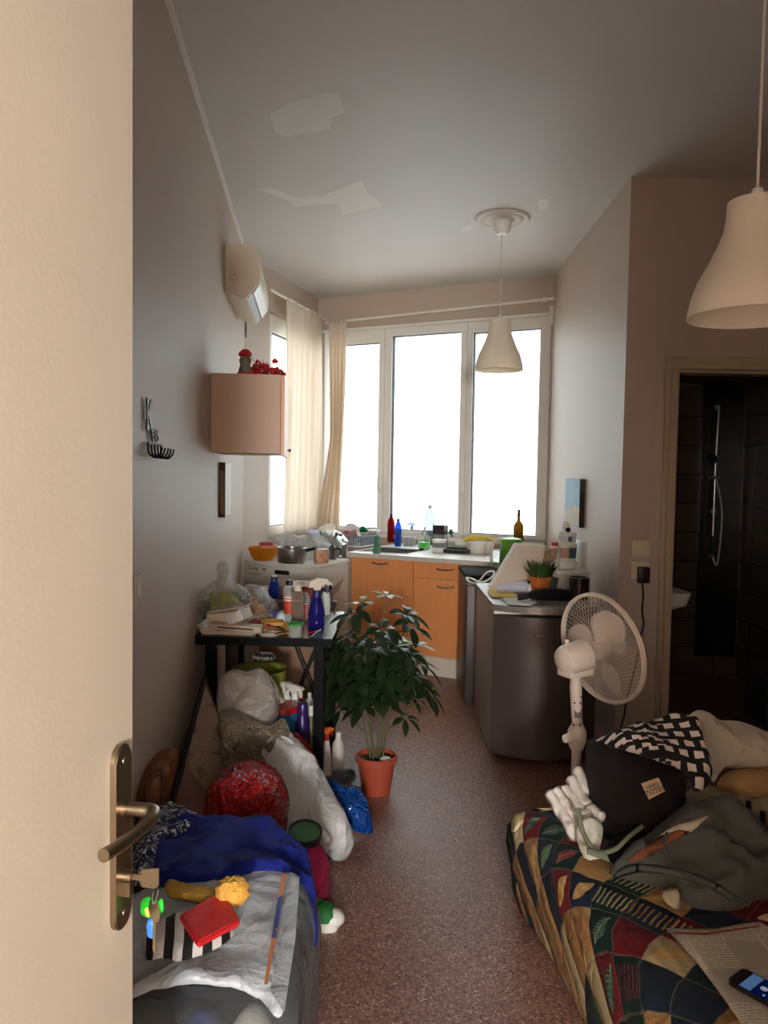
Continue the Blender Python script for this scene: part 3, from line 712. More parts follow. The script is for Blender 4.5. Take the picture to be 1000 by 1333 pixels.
# on the window board and at the right end
p = pz_(674.5, 701, ZS+.001); p.y = min(p.y, FB.P(FBs(p)[0], .012, 0).y)
def sill(px, py):
    q = FB.pix(px, py, .02)[0]; return FB.P(q, .012, ZS+.001)
p = sill(674.5, 701); bottle('wine_bottle', 'olive green oil bottle with long neck standing on the window board', 'bottle', p, sz(37, p), sz(6.6, p), clear('olive_glass', (150, 118, 16), .35), None, 'wine', (clear('oil', (160, 110, 10), .3), .4)); 
t = bpy.data.objects['wine_bottle']; obj('stopper', MB().lathe([(0, 0), (.011, 0), (.012, .05), (0, .052)], (0, 0, sz(33, p))), M_bp, t)
p = ct(714, 707); t = thing('photo_frame', 'small framed picture standing in the corner right of the window', 'picture frame', p+V((0, .05, 0)), rot=(-.18, 0, -.75))
a, h = .10, .155
mb = MB(); mb.box((0, 0, h/2), (a, .012, h), bev=.003); obj('frame', mb, M_wp, t); mb = MB(); mb.box((0, -.0065, h/2), (a-.03, .002, h-.03)); obj('picture', mb, mixmask('blurry_print', (60, 44, 30), (170, 150, 96), lambda nt, x, y, z: E(nt, tex(nt, 'ShaderNodeTexNoise', coords(nt, 'Object'), 0, Scale=30)).gt(.5), .5, 'Object'), t)
for k in range(4):
    p = ct(713, 714)+V((0, 0, .026*k)); solo('plastic_bowl', 'white plastic bowl, %s in the stack below the little picture frame' % ('lowest', 'second from the bottom', 'third from the bottom', 'topmost')[k], 'bowl', MB().lathe([(0, 0), (.04, 0), (.062, .04), (.068, .044), (.068, .048), (.058, .044), (.036, .004), (0, .004)]), M_wp, p, 'stacked white bowls')
p = ct(694, 710); solo('cling_bag', 'crumpled clear plastic bag beside the stack of white bowls', 'plastic bag', pillow([p+V((x, 0, z)) for x, z in ((-.08,.0),(-.07,.05),(-.03,.09),(.02,.06),(.06,.1),(.075,.04),(.08,0))], .04, .03, .04, .014, .012, 30, .012, 25), clear('film', (236, 240, 242), .2, .1, .5))
# washing machine -------------------------------------------------------------
A, B, Cc = pz_(318.5, 729, .85), pz_(411.6, 736, .85), pz_(452, 727.6, .85)
u = (B-A); u.z = 0; Lw = u.length; u.normalize(); v = V((-u.y, u.x, 0)); Ld = max((Cc-B).dot(v), .5)
class WMF:
    pass
FW_ = Frame((A.x, A.y), (B.x, B.y))       # front plane, d>0 towards the room
t = thing('washing_machine', 'white front-loading washing machine in the corner behind the black table', 'washing machine', FW_.P(Lw/2, -Ld/2, 0)); at = t.location
mb = MB(); FW_.box(mb, .003, Lw-.003, -Ld, -.012, .0, .82); bmesh.ops.bevel(mb.bm, geom=list(mb.bm.edges), offset=.008, segments=2, affect='EDGES'); obj('body', mb, M_wp, t, 30, at)
mb = MB(); FW_.box(mb, -.002, Lw+.002, -Ld-.01, .004, .82, .85); bmesh.ops.bevel(mb.bm, geom=list(mb.bm.edges), offset=.008, segments=2, affect='EDGES'); obj('top_panel', mb, M_wp, t, 30, at)
mb = MB(); FW_.box(mb, .002, Lw-.002, -.012, .004, .70, .818); o = obj('control_panel', mb, M_wp, t, 30, at)
mb = MB(); FW_.box(mb, Lw*.44, Lw*.64, .004, .007, .765, .795); obj('display', mb, M_bp, o, 30, at)
mb = MB(); FW_.box(mb, Lw*.06, Lw*.24, .004, .006, .752, .757); obj('drawer_slot', mb, M_gp, o, 30, at)
mb = MB(); mb.lathe([(0, .02), (.024, .02), (.028, 0), (0, 0)], M=Matrix.Translation(FW_.P(Lw*.85, .004, .757)) @ FW_.n.to_3d().to_track_quat('Z', 'Y').to_matrix().to_4x4()); obj('dial', mb, M_wp, o, 30, at)
M_ink = mat('dark_ink', (30, 30, 34), .6)
text('maker_lettering', 'Candy', .034, M_ink, o, FW_.P(Lw*.13, .0045, .795)-at, u, (0, 0, 1))
mb = MB(); FW_.box(mb, Lw*.27, Lw*.31, .004, .0055, .785, .803); obj('badge', mb, M_gp, o, 30, at)
mb = MB(); Mx_ = Matrix.Translation(FW_.P(Lw*.5, -.012, .40)) @ FW_.n.to_3d().to_track_quat('Z', 'Y').to_matrix().to_4x4(); mb.lathe([(.12, .012), (.13, .03), (.165, .03), (.18, .005), (.18, 0)], M=Mx_, n=40); d_ = obj('porthole_door', mb, M_gp, t, 30, at)
mb = MB(); mb.lathe([(0, -.0), (.08, .005), (.12, .02)], M=Mx_, n=32); obj('door_glass', mb, clear('dark_glass', (40, 44, 48), .5), d_, 30, at)
def wm(px, py): return pz_(px, py, .851)
p = wm(343, 729); rr = sz(20, p)
t = bowl('mixing_bowl', 'wide orange plastic bowl on the washing machine', 'bowl', p, rr, sz(17, p), clear('orange_bowl', (235, 150, 30), .6), .6, .004, parts=1)
t = tub('food_tub', 'clear tub with red lid sitting inside the orange bowl', 'tub', p+V((.02, 0, .012)), sz(9, p), sz(19, p), mat('pinkish_tub', (214, 168, 140), .35), M_red, .9)
p = wm(380, 732); t = thing('saucepan', 'steel saucepan with black handle on the washing machine', 'saucepan', p); r = sz(18.5, p); h = sz(19.5, p)
obj('pan_body', MB().lathe([(0, 0), (r*.94, 0), (r, .008), (r, h), (r*1.04, h+.003), (r*.96, h), (r*.96, .01), (0, .008)], n=40), M_steel, t)
obj('pan_rim', MB().tube([(r*1.02*math.cos(k/36*2*PI), r*1.02*math.sin(k/36*2*PI), h) for k in range(36)], .004, 6, True), M_steel, t)
obj('handle', MB().tube([(r*.95, -.01, h*.8), (r*1.15, -.02, h*.85), (r*1.75, -.06, h*1.05)], [.009, .012, .014], 10), M_bp, t)
p = wm(418, 733); t = thing('spice_tin', 'square pinkish tin beside the saucepan', 'tin', p, .35); a = sz(17, p); h = sz(17, p)
mb = MB(); mb.box((0, 0, h/2), (a, a*.8, h), bev=.006); obj('tin_body', mb, mixmask('pink_tin', (206, 158, 128), (140, 96, 72), lambda nt, x, y, z: E(nt, tex(nt, 'ShaderNodeTexNoise', coords(nt, 'Object'), 0, Scale=35, Detail=4)).gt(.62), .5, 'Object'), t); mb = MB(); mb.box((0, 0, h+.004), (a*1.02, a*.82, .012), bev=.003); obj('lid', mb, M_beige, t)
p = wm(433, 728); t = thing('moka_pot', 'small black and steel coffee pot between the tin and the kettle', 'coffee pot', p); h = sz(17, p); r = sz(5, p)
obj('boiler', MB().lathe([(0, 0), (r, 0), (r*.7, h*.45), (r*1.05, h*.9), (0, h)], n=8), M_dsteel, t); obj('lid', MB().lathe([(r*1.08, h*.9), (r*.5, h*1.08), (0, h*1.15)], n=8), M_bp, t); obj('handle', MB().tube(curve([V((r, 0, h*.8)), V((r*2, 0, h*.8)), V((r*2, 0, h*.3))], 4, False), .008, 8), M_bp, t)
p = pz_(443, 724, .853); t = thing('stock_pot', 'shiny steel pot with glass lid at the right end of the washing machine', 'pot', p); r = sz(10, p); h = sz(20, p)
obj('pot_body', MB().lathe([(0, 0), (r, 0), (r*1.02, h), (r*.96, h), (r*.95, .006), (0, .005)], n=36), M_steel, t); obj('lid', MB().lathe([(r*1.05, h), (r*.8, h+.02), (r*.2, h+.032), (0, h+.032)], n=36), M_steel, t); obj('knob', MB().lathe([(0, h+.06), (.013, h+.058), (.016, h+.048), (.006, h+.03)]), M_bp, t)
# pan lids leaning against the curtain, and the white carrier bag
for i, (px, py, r, tilt, rz_, lb) in enumerate(((419, 697, .125, .75, -.9, 'large steel pan lid leaning back against the curtain'), (437, 700, .10, .62, .7, 'smaller steel pan lid leaning beside the larger one'))):
    p = pz_(px, py, .95); t = thing('pan_lid', lb, 'pan lid', V((p.x*6.05/p.y, 6.05-.05*i, 1.5-(py-618)*6.05/1000)), rot=(tilt, 0, rz_))
    obj('lid_disc', MB().lathe([(0, .02), (r*.5, .016), (r*.95, .002), (r, 0), (r, -.004), (r*.9, -.002), (0, .015)], n=40), M_steel, t); obj('knob', MB().lathe([(0, .05), (.015, .048), (.017, .036), (.006, .018)]), M_dsteel, t)
M_bagw = bagmat('white_bag', (238, 236, 234), .4, .9, 10, .45)
solo('carrier_bag', 'crumpled white plastic bag on the washing machine behind the saucepan', 'plastic bag', pillow(L3([(352,727,5.9),(350,710,5.92),(358,699,5.95),(372,694,5.95),(390,699,5.95),(408,695,5.95),(424,700,5.95),(432,712,5.9),(430,728,5.85),(390,729,5.8)]), .07, .05, .07, .02, .03, 12, .03, 10, seed=1), M_bagw)
solo('letter', 'pale bluish folded paper lying on the white bag behind the saucepan', 'paper', pillow(L3([(399,693,5.84),(402,688,5.9),(417,692,5.92),(415,698,5.86)]), .004, .003, .01, .012, .004, 30, sub=1), mat('bluish_paper', (190, 190, 214), .8))
p = wm(408, 722)+V((0, .1, 0)); t = thing('frying_pan', 'black frying pan with its handle raised above the white bag', 'frying pan', V((p.x, p.y, .852)), .3)
obj('pan_body', MB().lathe([(0, 0), (.08, 0), (.10, .045), (.097, .045), (.078, .004), (0, .004)], n=32), M_bp, t); obj('handle', MB().tube([(-.09, -.02, .045), (-.14, -.04, .09), (-.03, -.12, .155), (.02, -.13, .15)], [.006, .009, .011, .01], 8), M_bp, t)
# second fridge, dark, beside the cabinets, and the fridge in front ------------
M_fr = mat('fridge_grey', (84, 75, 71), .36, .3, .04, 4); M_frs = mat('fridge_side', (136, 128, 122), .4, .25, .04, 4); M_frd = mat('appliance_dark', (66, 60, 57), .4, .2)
t = thing('undercounter_appliance', 'dark grey undercounter appliance between the beech cabinets and the silver fridge', 'appliance', (.82, 5.23, 0))
mb = MB(); mb.box((0, 0, .425), (.55, .5, .81), bev=.008); obj('body', mb, M_frd, t); mb = MB(); mb.box((0, -.005, .843), (.56, .53, .026), bev=.006); obj('top_panel', mb, mat('dark_top', (30, 28, 27), .9, Specular_IOR_Level=.1), t); mb = MB(); mb.box((0, -.258, .40), (.545, .02, .78), bev=.006); obj('door', mb, M_frd, t)
for x in (-.22, .22):
    for y in (-.2, .2): obj('foot', MB().lathe([(0, 0), (.02, 0), (.02, .022), (0, .022)], (x, y, 0)), M_bp, t)
FX0, FX1, FY0, FY1, FZ = .585, 1.135, 3.99, 4.78, .83
t = thing('fridge', 'low silver grey fridge with bulging door, heaped with things', 'fridge', ((FX0+FX1)/2, (FY0+FY1)/2, 0)); at = t.location; W_ = FX1-FX0
def bow(n, d0, sag, x0=FX0, x1=FX1): return [(x0+(x1-x0)*i/n, d0-sag*(1-(2*i/n-1)**2)) for i in range(n+1)]
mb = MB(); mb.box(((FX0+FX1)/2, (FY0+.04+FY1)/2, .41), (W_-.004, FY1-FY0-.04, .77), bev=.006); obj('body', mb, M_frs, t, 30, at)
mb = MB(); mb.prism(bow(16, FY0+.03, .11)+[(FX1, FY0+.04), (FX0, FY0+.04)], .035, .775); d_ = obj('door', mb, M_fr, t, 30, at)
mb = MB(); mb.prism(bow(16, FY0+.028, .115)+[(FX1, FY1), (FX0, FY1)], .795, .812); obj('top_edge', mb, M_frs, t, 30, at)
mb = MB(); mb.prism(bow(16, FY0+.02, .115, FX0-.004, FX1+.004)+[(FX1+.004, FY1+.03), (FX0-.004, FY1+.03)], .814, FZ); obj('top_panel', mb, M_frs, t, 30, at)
p = py_(703, 828, FY0-.077); text('badge_lettering', 'SANG', .014, M_steel, d_, p-at, (1, -.1, 0), (0, 0, 1))
mb = MB(); mb.box((p.x+.0, p.y+.004, p.z-.0), (.05, .002, .02)); obj('badge', mb, M_fr, d_, 30, at)
for x in (FX0+.06, FX1-.06):
    for y in (FY0+.08, FY1-.08): obj('foot', MB().lathe([(0, 0), (.02, 0), (.02, .03), (0, .03)], (x, y, 0)), M_bp, t, 40, at)
def ft(px, py, z=FZ+.001): return pz_(px, py, z)
# on the fridges
p = pz_(665, 741, .858); p = V((p.x*5.2/p.y, 5.2, .858)); t = thing('electric_kettle', 'apple green electric kettle with pale handle behind the tilted white lid', 'kettle', p); r = sz(16, p); h = .21
M_kg = mat('apple_green', (96, 168, 44), .35)
obj('kettle_body', MB().lathe([(0, 0), (r*1.0, 0), (r*1.0, .02), (r*.92, h*.6), (r*.84, h), (0, h+.004)], n=32), M_kg, t); obj('lid', MB().lathe([(r*.86, h), (r*.8, h+.012), (.02, h+.02), (0, h+.02)], n=32), M_kg, t); obj('base_ring', MB().lathe([(r*1.02, 0), (r*1.04, .012), (r*.98, .02)], n=32), M_beige, t)
obj('handle', MB().tube(curve([V((-r*.75, -.0, h*1.04)), V((-r*1.35, 0, h*.98)), V((-r*1.62, 0, h*.62)), V((-r*1.5, 0, h*.2)), V((-r*.95, 0, h*.08))], 6, False), .011, 10), M_beige, t)
q = [ft(638, 760), py_(673, 708, 4.86), py_(711, 711, 4.90), py_(706, 748, 4.66)]
q = [py_(638, 764, 4.42), py_(672, 708, 4.62), py_(711, 711, 4.70), py_(705, 750, 4.52)]
t = thing('grill_lid', 'big white plastic lid propped up slanting on the fridge', 'lid', q[0]); at = t.location
n_ = (q[1]-q[0]).cross(q[2]-q[0]).normalized(); n_ = n_ if n_.dot(EYE-q[0]) > 0 else -n_
mb = MB().slab(q, -n_*.012); bmesh.ops.bevel(mb.bm, geom=list(mb.bm.edges), offset=.003, segments=2, affect='EDGES'); obj('plate', mb, mat('lid_white', (224, 208, 192), .5, 0, .03), t, 40, at)
mb = MB().tube([q[0]+(q[1]-q[0])*k/8-n_*.003 for k in range(9)], .012, 10); obj('rim', mb, M_wp, t, 40, at)
mb = MB().tube([q[1]+(q[2]-q[1])*k/8-n_*.003 for k in range(9)], .008, 8); obj('top_rim', mb, M_wp, t, 40, at)
p = ft(680, 757); t = thing('appliance_box', 'flat white box lying under the tilted white lid', 'box', p+V((0, .1, 0)), -.1); mb = MB(); mb.box((0, 0, .022), (.17, .2, .043), bev=.008); obj('box_body', mb, M_wp, t); mb = MB(); mb.box((0, 0, .047), (.172, .202, .008), bev=.003); obj('lid', mb, M_beige, t)
cb = [(606.5,752,4.98,.905),(612,760,4.8,.85),(620,758,4.7,.845),(625,752,4.65,.848),(633,746,4.7,.85),(641,744,4.75,.85),(640,752,4.5,.838),(632,757,4.4,.836)]
solo('extension_lead', 'white electric cable hanging over the left edge of the fridge', 'cable', MB().tube(curve([py_(607,752,4.86), py_(611,757,4.80), py_(619,759,4.73), py_(625,755,4.67), py_(634,745,4.70), py_(643,744,4.70), py_(641,751,4.55), py_(630,757.5,4.45), py_(622,757,4.62), py_(614,753,4.84), py_(607,752,4.86)], 5, False), .0055, 8), M_wp)
def sheet(name, label, cat, pts, z, m, th=.002, amp=.004, group=None):
    return solo(name, label, cat, pillow([pz_(a, b, z) for a, b in pts], th, th, .012, .02, amp, 14, sub=1, up=V((0, 0, 1))), m, None, group)
sheet('paper_sheet', 'creased white sheet of paper lying on the fridge beside the grass pot', 'paper', [(640,763),(686,755),(690,771),(645,772)], FZ+.012, mat('lilac_paper', (206, 200, 214), .8))
t = thing('envelope', 'yellow padded envelope lying at the left corner of the fridge top', 'envelope', ft(652, 775)); at = t.location; obj('envelope_body', pillow([pz_(a, b, FZ+.008) for a, b in ((634,768),(642,763),(658,770),(676,774),(673,778),(640,777))], .006, .005, .01, .014, .003, 30, sub=1, up=V((0, 0, 1))), mat('yellow_envelope', (220, 184, 60), .7), t, 60, at)
sheet('paper_sheet', 'small white sheet sticking out over the front edge of the fridge', 'paper', [(654,778),(672,777),(700,784),(690,789),(661,787)], FZ+.006, M_paper)
p = ft(701, 780); t = thing('umbrella', 'folded black umbrella lying along the front of the fridge top', 'umbrella', V((p.x, 4.10, FZ+.036)), rot=(0, 0, .02))
obj('folded_canopy', MB().tube([(-.075, 0, -.004), (-.06, 0, 0), (.0, 0, .004), (.09, 0, .004), (.15, 0, 0), (.17, 0, -.004)], [.012, .024, .032, .035, .03, .012], 12), cloth('black_canopy', (20, 20, 24)), t)
obj('handle', MB().tube([(-.13, .0, -.012), (-.075, 0, -.005)], [.017, .016], 12), M_bp, t)
p = ft(700, 766, FZ+.06); p = py_(700, 766, 4.38); t = thing('grass_pot', 'artificial grass in a scalloped orange pot on the fridge', 'potted plant', V((p.x, 4.32, FZ+.001))); r = .055; h0 = 1.5-(767-621)*4.32/1000-FZ
h0 = max(h0, 0); M_op = mat('orange_pot', (206, 112, 38), .5)
obj('pot', MB().lathe([(0, 0), (r*.85, 0), (r, .06+h0), (r*.92, .06+h0), (r*.8, .01), (0, .01)], n=32), M_op, t)
mb = MB()
for k in range(16):
    a = k/16*2*PI; mb.ball((math.cos(a)*r*.97, math.sin(a)*r*.97, .06+h0), (.011, .011, .012), 8)
obj('scalloped_rim', mb, M_op, t)
mb = MB()
for k in range(230):
    a, q_ = random.random()*2*PI, math.sqrt(random.random()); b = V((math.cos(a)*r*.8*q_, math.sin(a)*r*.8*q_, .05+h0)); L = random.uniform(.06, .12); o_ = V((math.cos(a), math.sin(a), 0))*q_*random.uniform(.02, .07)
    s_ = V((-math.sin(a+random.random()), math.cos(a), 0))*.0022
    m1 = b+o_*.35+V((0, 0, L*.6)); e_ = b+o_+V((0, 0, L))
    vs = [mb.bm.verts.new(x) for x in (b-s_, b+s_, m1+s_*.8, e_, m1-s_*.8)]; mb.bm.faces.new(vs)
obj('grass', mb, mat('grass_blades', (62, 92, 34), .6, 0, .4, 60), t, 180, recalc=False)
p = ft(716, 762); t = thing('plant_pot', 'small grey green pot of dry twigs behind the orange grass pot', 'potted plant', V((p.x*4.5/p.y, 4.5, FZ+.001))); obj('pot', MB().lathe([(0, 0), (.035, 0), (.05, .08), (.044, .08), (.03, .01), (0, .01)]), mat('grey_green_pot', (84, 92, 82), .6), t)
mb = MB()
for k in range(26):
    a = random.random()*2*PI; e_ = V((math.cos(a)*random.uniform(.01, .05), math.sin(a)*.04, random.uniform(.12, .20))); mb.tube([(math.cos(a)*.01, math.sin(a)*.01, .05), e_*.6, e_], [.0016, .0014, .001], 4)
obj('twigs', mb, mat('dry_twig', (110, 96, 56), .8), t)
mb = MB()
for k in range(60):
    a = random.random()*2*PI; q_ = random.random()**.5; mb.ball((math.cos(a)*.04*q_, math.sin(a)*.04*q_, .205+random.uniform(-.03, .045)), random.uniform(.006, .011), 6)
obj('flower_heads', mb, mat('dried_flower', (176, 146, 116), .9), t)
# white box with tubs at the back of the fridge
p = py_(742.5, 770, 4.62); t = thing('storage_box', 'white lidded storage box at the back right of the fridge', 'storage box', (p.x, 4.66, FZ+.001)); W_ = sz(45, V((0, 4.6, 0))); H_ = 1.5-(741-621)*4.6/1000-FZ
mb = MB(); mb.box((0, 0, (H_-.02)/2), (W_*.94, .2, H_-.02), bev=.012); obj('box_body', mb, mat('box_cream', (212, 204, 192), .45), t); mb = MB(); mb.box((0, 0, H_-.014), (W_, .22, .026), bev=.008); obj('lid', mb, M_wp, t)
zt = FZ+H_+.002; cx = py_(737, 740, 4.65).x
bowl('plate_bowl', 'shallow white dish under the labelled tub on the storage box', 'dish', V((cx, 4.66, zt)), sz(16, V((0, 4.6, 0))), .045, M_wp, .8)
t = tub('yoghurt_tub', 'white tub with blue and beige label on the storage box', 'tub', V((cx, 4.66, zt+.047)), sz(13.5, V((0, 4.6, 0))), .095, M_wp, M_wp, .9, (mixmask('tub_label', (196, 150, 126), (62, 88, 104), lambda nt, x, y, z: x.gt(.005), .5, 'Object'), .05, .85))
t = tub('margarine_tub', 'low white tub with a small blue label on top of the labelled tub', 'tub', V((cx+.004, 4.66, zt+.156)), sz(12, V((0, 4.6, 0))), .05, M_wp, M_wp, .9, (mixmask('blue_square', (210, 214, 214), (30, 92, 130), lambda nt, x, y, z: (x-.006).abs().lt(.011), .5, 'Object'), .2, .8))
z_ = zt+.221; t = thing('round_dispenser', 'small round white dispenser with a black mouth at the very top of the tubs', 'dispenser', V((cx-.005, 4.66, z_))); obj('shell', MB().ball((0, 0, .03), (.026, .026, .03)), M_wp, t); obj('mouth', MB().ball((.008, -.021, .014), .016, 14), M_bp, t)
p = V((py_(722, 735, 4.56).x, 4.565, zt)); bottle('glue_bottle', 'white squeeze bottle with red cap beside the labelled tub', 'bottle', p, .165, .034, M_wp, M_red, 'wide')
cx2 = py_(754.5, 740, 4.68).x; t = thing('cutting_board', 'narrow white chopping board standing upright against the wall', 'chopping board', (cx2, 4.66, zt), .15); mb = MB(); mb.box((0, 0, .085), (.014, .16, .17), bev=.006); obj('board', mb, M_wp, t)
p = ft(753.5, 782); p = V((p.x*4.24/p.y, 4.24, FZ+.001)); t = thing('coffee_tin', 'black coffee tin with a red and brown print on the fridge', 'tin', p); r = sz(13.2, p); h = 1.5-(752-622)*4.24/1000-FZ
M_tin = mixmask('coffee_print', (22, 16, 14), (92, 40, 34), lambda nt, x, y, z: E(nt, tex(nt, 'ShaderNodeTexNoise', coords(nt, 'Object'), 0, Scale=26, Detail=3)).gt(.56)*(z.lt(.11)), .3, 'Object')
obj('tin_body', MB().lathe([(0, 0), (r, 0), (r, h), (r*.9, h), (r*.9, .02), (0, .02)], n=36), M_tin, t); obj('rim', MB().tube([(r*math.cos(k/32*2*PI), r*math.sin(k/32*2*PI), h) for k in range(32)], .0035, 6, True), M_steel, t)
# ================================================================ LEFT SIDE
UP = V((0, 0, 1))
# --- entrance door, standing open
DO, DD = V((-.345, 1.0)), V((.148, .989)).normalized(); DN = V((DD.y, -DD.x))
def DP(s, d, z): p = DO+DD*s+DN*d; return V((p.x, p.y, z))
de = (pp_(172.5, 1000, DP(0, 0, 0), (DN.x, DN.y, 0)).xy-DO).dot(DD)
root = bpy.data.objects.new('door_1', None); C.objects.link(root); root.location = DP(-.4, 0, 0); root['kind'] = 'structure'; at = root.location
def dbox(mb, s0, s1, d0, d1, z0, z1): return mb.hexa([DP(s0, d0, z0), DP(s1, d0, z0), DP(s1, d1, z0), DP(s0, d1, z0)], [DP(s0, d0, z1), DP(s1, d0, z1), DP(s1, d1, z1), DP(s0, d1, z1)])
mb = MB(); dbox(mb, de-.97, de, -.042, 0, .008, 2.29); obj('door_leaf', mb, M_door, root, 30, at)
pr_t, pr_b = pp_(150, 975, DP(0, .006, 0), (DN.x, DN.y, 0)), pp_(150, 1219, DP(0, .006, 0), (DN.x, DN.y, 0))
ps = de-.041; zt_, zb_ = pr_t.z, pr_b.z
M_nick = metal('satin_nickel', (150, 134, 112), .34)
mb = MB(); o_ = []
for k in range(13): a = PI*k/12; o_.append((ps+.0215*math.cos(a), zt_-.0215+.0215*math.sin(a)))
for k in range(13): a = PI+PI*k/12; o_.append((ps+.0215*math.cos(a), zb_+.0215+.0215*math.sin(a)))
mb.slab([DP(s, 0, z) for s, z in o_], (DN*.009).to_3d()); bmesh.ops.bevel(mb.bm, geom=[e for e in mb.bm.edges if all((v.co.xy-DO).dot(DN) > .008 for v in e.verts)], offset=.002, segments=2, affect='EDGES')
pl = obj('handle_plate', mb, M_nick, root, 40, at)
for z in (zt_-.022, zb_+.022): obj('screw', MB().lathe([(0, .0015), (.004, .001), (.0045, 0)], M=Matrix.Translation(DP(ps, .009, z)-at) @ DN.to_3d().to_track_quat('Z', 'Y').to_matrix().to_4x4()), M_steel, pl)
sp = pp_(158, 1058, DP(0, .012, 0), (DN.x, DN.y, 0)); zs_ = sp.z
obj('lever_rose', MB().lathe([(0, .006), (.012, .006), (.012, 0)], M=Matrix.Translation(DP(ps, .009, zs_)-at) @ DN.to_3d().to_track_quat('Z', 'Y').to_matrix().to_4x4()), M_nick, pl)
lp = curve([DP(ps, .009, zs_), DP(ps, .03, zs_), DP(ps-.002, .05, zs_), DP(ps-.022, .058, zs_), DP(ps-.06, .055, zs_-.002), DP(ps-.10, .049, zs_-.002), DP(ps-.122, .046, zs_)], 4, False)
obj('lever', MB().tube(lp, [.009 if i < 10 else .0082 for i in range(len(lp))], 12), M_nick, pl, 60, at)
zk = pp_(160, 1143, DP(0, .01, 0), (DN.x, DN.y, 0)).z
obj('lock_cylinder', MB().lathe([(0, .012), (.0085, .012), (.0085, 0)], M=Matrix.Translation(DP(ps, .009, zk)-at) @ DN.to_3d().to_track_quat('Z', 'Y').to_matrix().to_4x4()), M_nick, pl)
mb = MB(); dbox(mb, ps-.005, ps+.005, .009, .019, zk-.026, zk-.006); obj('cylinder_foot', mb, M_nick, pl, 30, at)
mb = MB(); dbox(mb, de, de+.001, -.034, -.010, zs_-.11, zs_+.11); obj('latch_plate', mb, M_nick, root, 30, at)
# keys in the lock
t = thing('key_bunch', 'bunch of keys with a green tag hanging from the door lock', 'keys', DP(ps, .021, zk)); at = t.location
mb = MB(); dbox(mb, ps-.0012, ps+.0012, .021, .034, zk-.004, zk+.004); k_ = [DP(ps, d, zk+z) for d, z in ((.033, .011), (.058, .015), (.058, -.008), (.052, -.013), (.034, -.012))]; mb.slab([q-DD.to_3d()*.0014 for q in k_], DD.to_3d()*.0028); obj('lock_key', mb, M_nick, t, 30, at)
rp = DP(ps, .053, zk-.016); obj('split_ring', MB().tube([rp+V((math.cos(a)*.003, math.sin(a)*.009, math.sin(a)*.009-.004)) for a in [k/16*2*PI for k in range(16)]], .0012, 6, True), M_chrome, t, 40, at)
kt = V((.8, -.6, 0)).normalized()
def kp(x, z, o=0): return rp+kt*x+V((0, -.006-o, 0))+UP*z
mb = MB(); mb.slab([kp(-.009, -.012), kp(.009, -.012), kp(.013, -.025), kp(.009, -.036), kp(.003, -.038), kp(.0032, -.078), kp(0, -.082), kp(-.003, -.078), kp(-.003, -.038), kp(-.009, -.036), kp(-.013, -.025)], (0, .0022, 0)); obj('hanging_key', mb, metal('key_steel', (190, 178, 150), .3), t, 30, at)
obj('green_tag', pillow([kp(x, z, -.006) for x, z in ((.014,-.006),(.004,-.012),(-.016,-.014),(-.031,-.026),(-.031,-.04),(-.02,-.044),(.002,-.034),(.016,-.022))], .0035, .003, .006, .004), mat('neon_green', (30, 170, 40), .35), t, 60, at)
obj('tag_paper', pillow([kp(x, z, -.002) for x, z in ((-.022,-.03),(-.014,-.024),(-.008,-.03),(-.013,-.038),(-.02,-.038))], .001, .001, .003, .004), mat('tag_yellow', (214, 206, 90), .6), t, 60, at)
obj('blue_fob', pillow([kp(x, z, -.004) for x, z in ((-.015,-.042),(-.004,-.042),(-.004,-.064),(-.013,-.066),(-.017,-.055))], .004, .003, .005, .004), mat('fob_blue', (50, 120, 210), .4), t, 60, at)
# --- on the left wall
def wlb(mb, s0, s1, d0, d1, z0, z1): return FLm.box(mb, s0+2.8, s1+2.8, d0, d1, z0, z1)
p0, p1 = wl_pix(275, 540), wl_pix(275, 592); cs = wl_s(p0); zc1, zc0 = wl_pix(275, 485).z, wl_pix(275, 588.5).z
ce = cs+.60; cdp = .372
t = thing('wall_cabinet', 'small beech-fronted wall cabinet with pinkish side hanging on the left wall', 'wall cabinet', WL((cs+ce)/2, cdp/2, zc0)); at = t.location
mb = MB(); wlb(mb, cs, ce, 0, cdp-.02, zc0, zc1); obj('body', mb, mat('cabinet_side', (206, 172, 148), .5, 0, .03), t, 30, at)
mb = MB(); wlb(mb, cs+.002, ce-.002, cdp-.018, cdp, zc0-.012, zc1-.002); d_ = obj('door', mb, M_beech, t, 30, at)
obj('knob', MB().lathe([(0, .022), (.009, .02), (.01, .014), (.004, .008), (.004, 0)], M=Matrix.Translation(WL(ce-.1, cdp, zc0+.03)-at) @ WLN.to_3d().to_track_quat('Z', 'Y').to_matrix().to_4x4()), M_bp, d_)
# red flowers and figurine on the cabinet
c = WL(cs+.12, .24, zc1+.001); t = thing('flower_garland', 'artificial red flowers with dark leaves lying on top of the wall cabinet', 'artificial flowers', c); at = c
mr = MB(); ml = MB(); ms = MB()
for k in range(72):
    x = random.uniform(-.10, .125); hh = .066*max(.25, 1-abs(x+.0)/.16); q = c+V((x, random.uniform(-.04, .05), random.uniform(.008, hh+.01)))
    for j in range(4): mr.ball(q+V((random.uniform(-.009, .009),)*1+(random.uniform(-.009, .009), random.uniform(-.006, .006))), random.uniform(.006, .011), 8)
for k in range(24):
    x = random.uniform(-.10, .11); q = c+V((x, random.uniform(-.05, .05), random.uniform(.006, .045))); ml.ball(q, (.014, .007, .004), 8, random.random()*3)
for b, e_ in (((-.0, 0, .03), (-.05, 0, .10)), ((.02, 0, .04), (.01, 0, .09)), ((.05, .0, .04), (.075, 0, .085)), ((0, 0, .03), (.035, 0, .08))): ms.tube([c+V(b), c+(V(b)+V(e_))*.5+V((.006, 0, 0)), c+V(e_)], .0016, 5)
mq = MB()
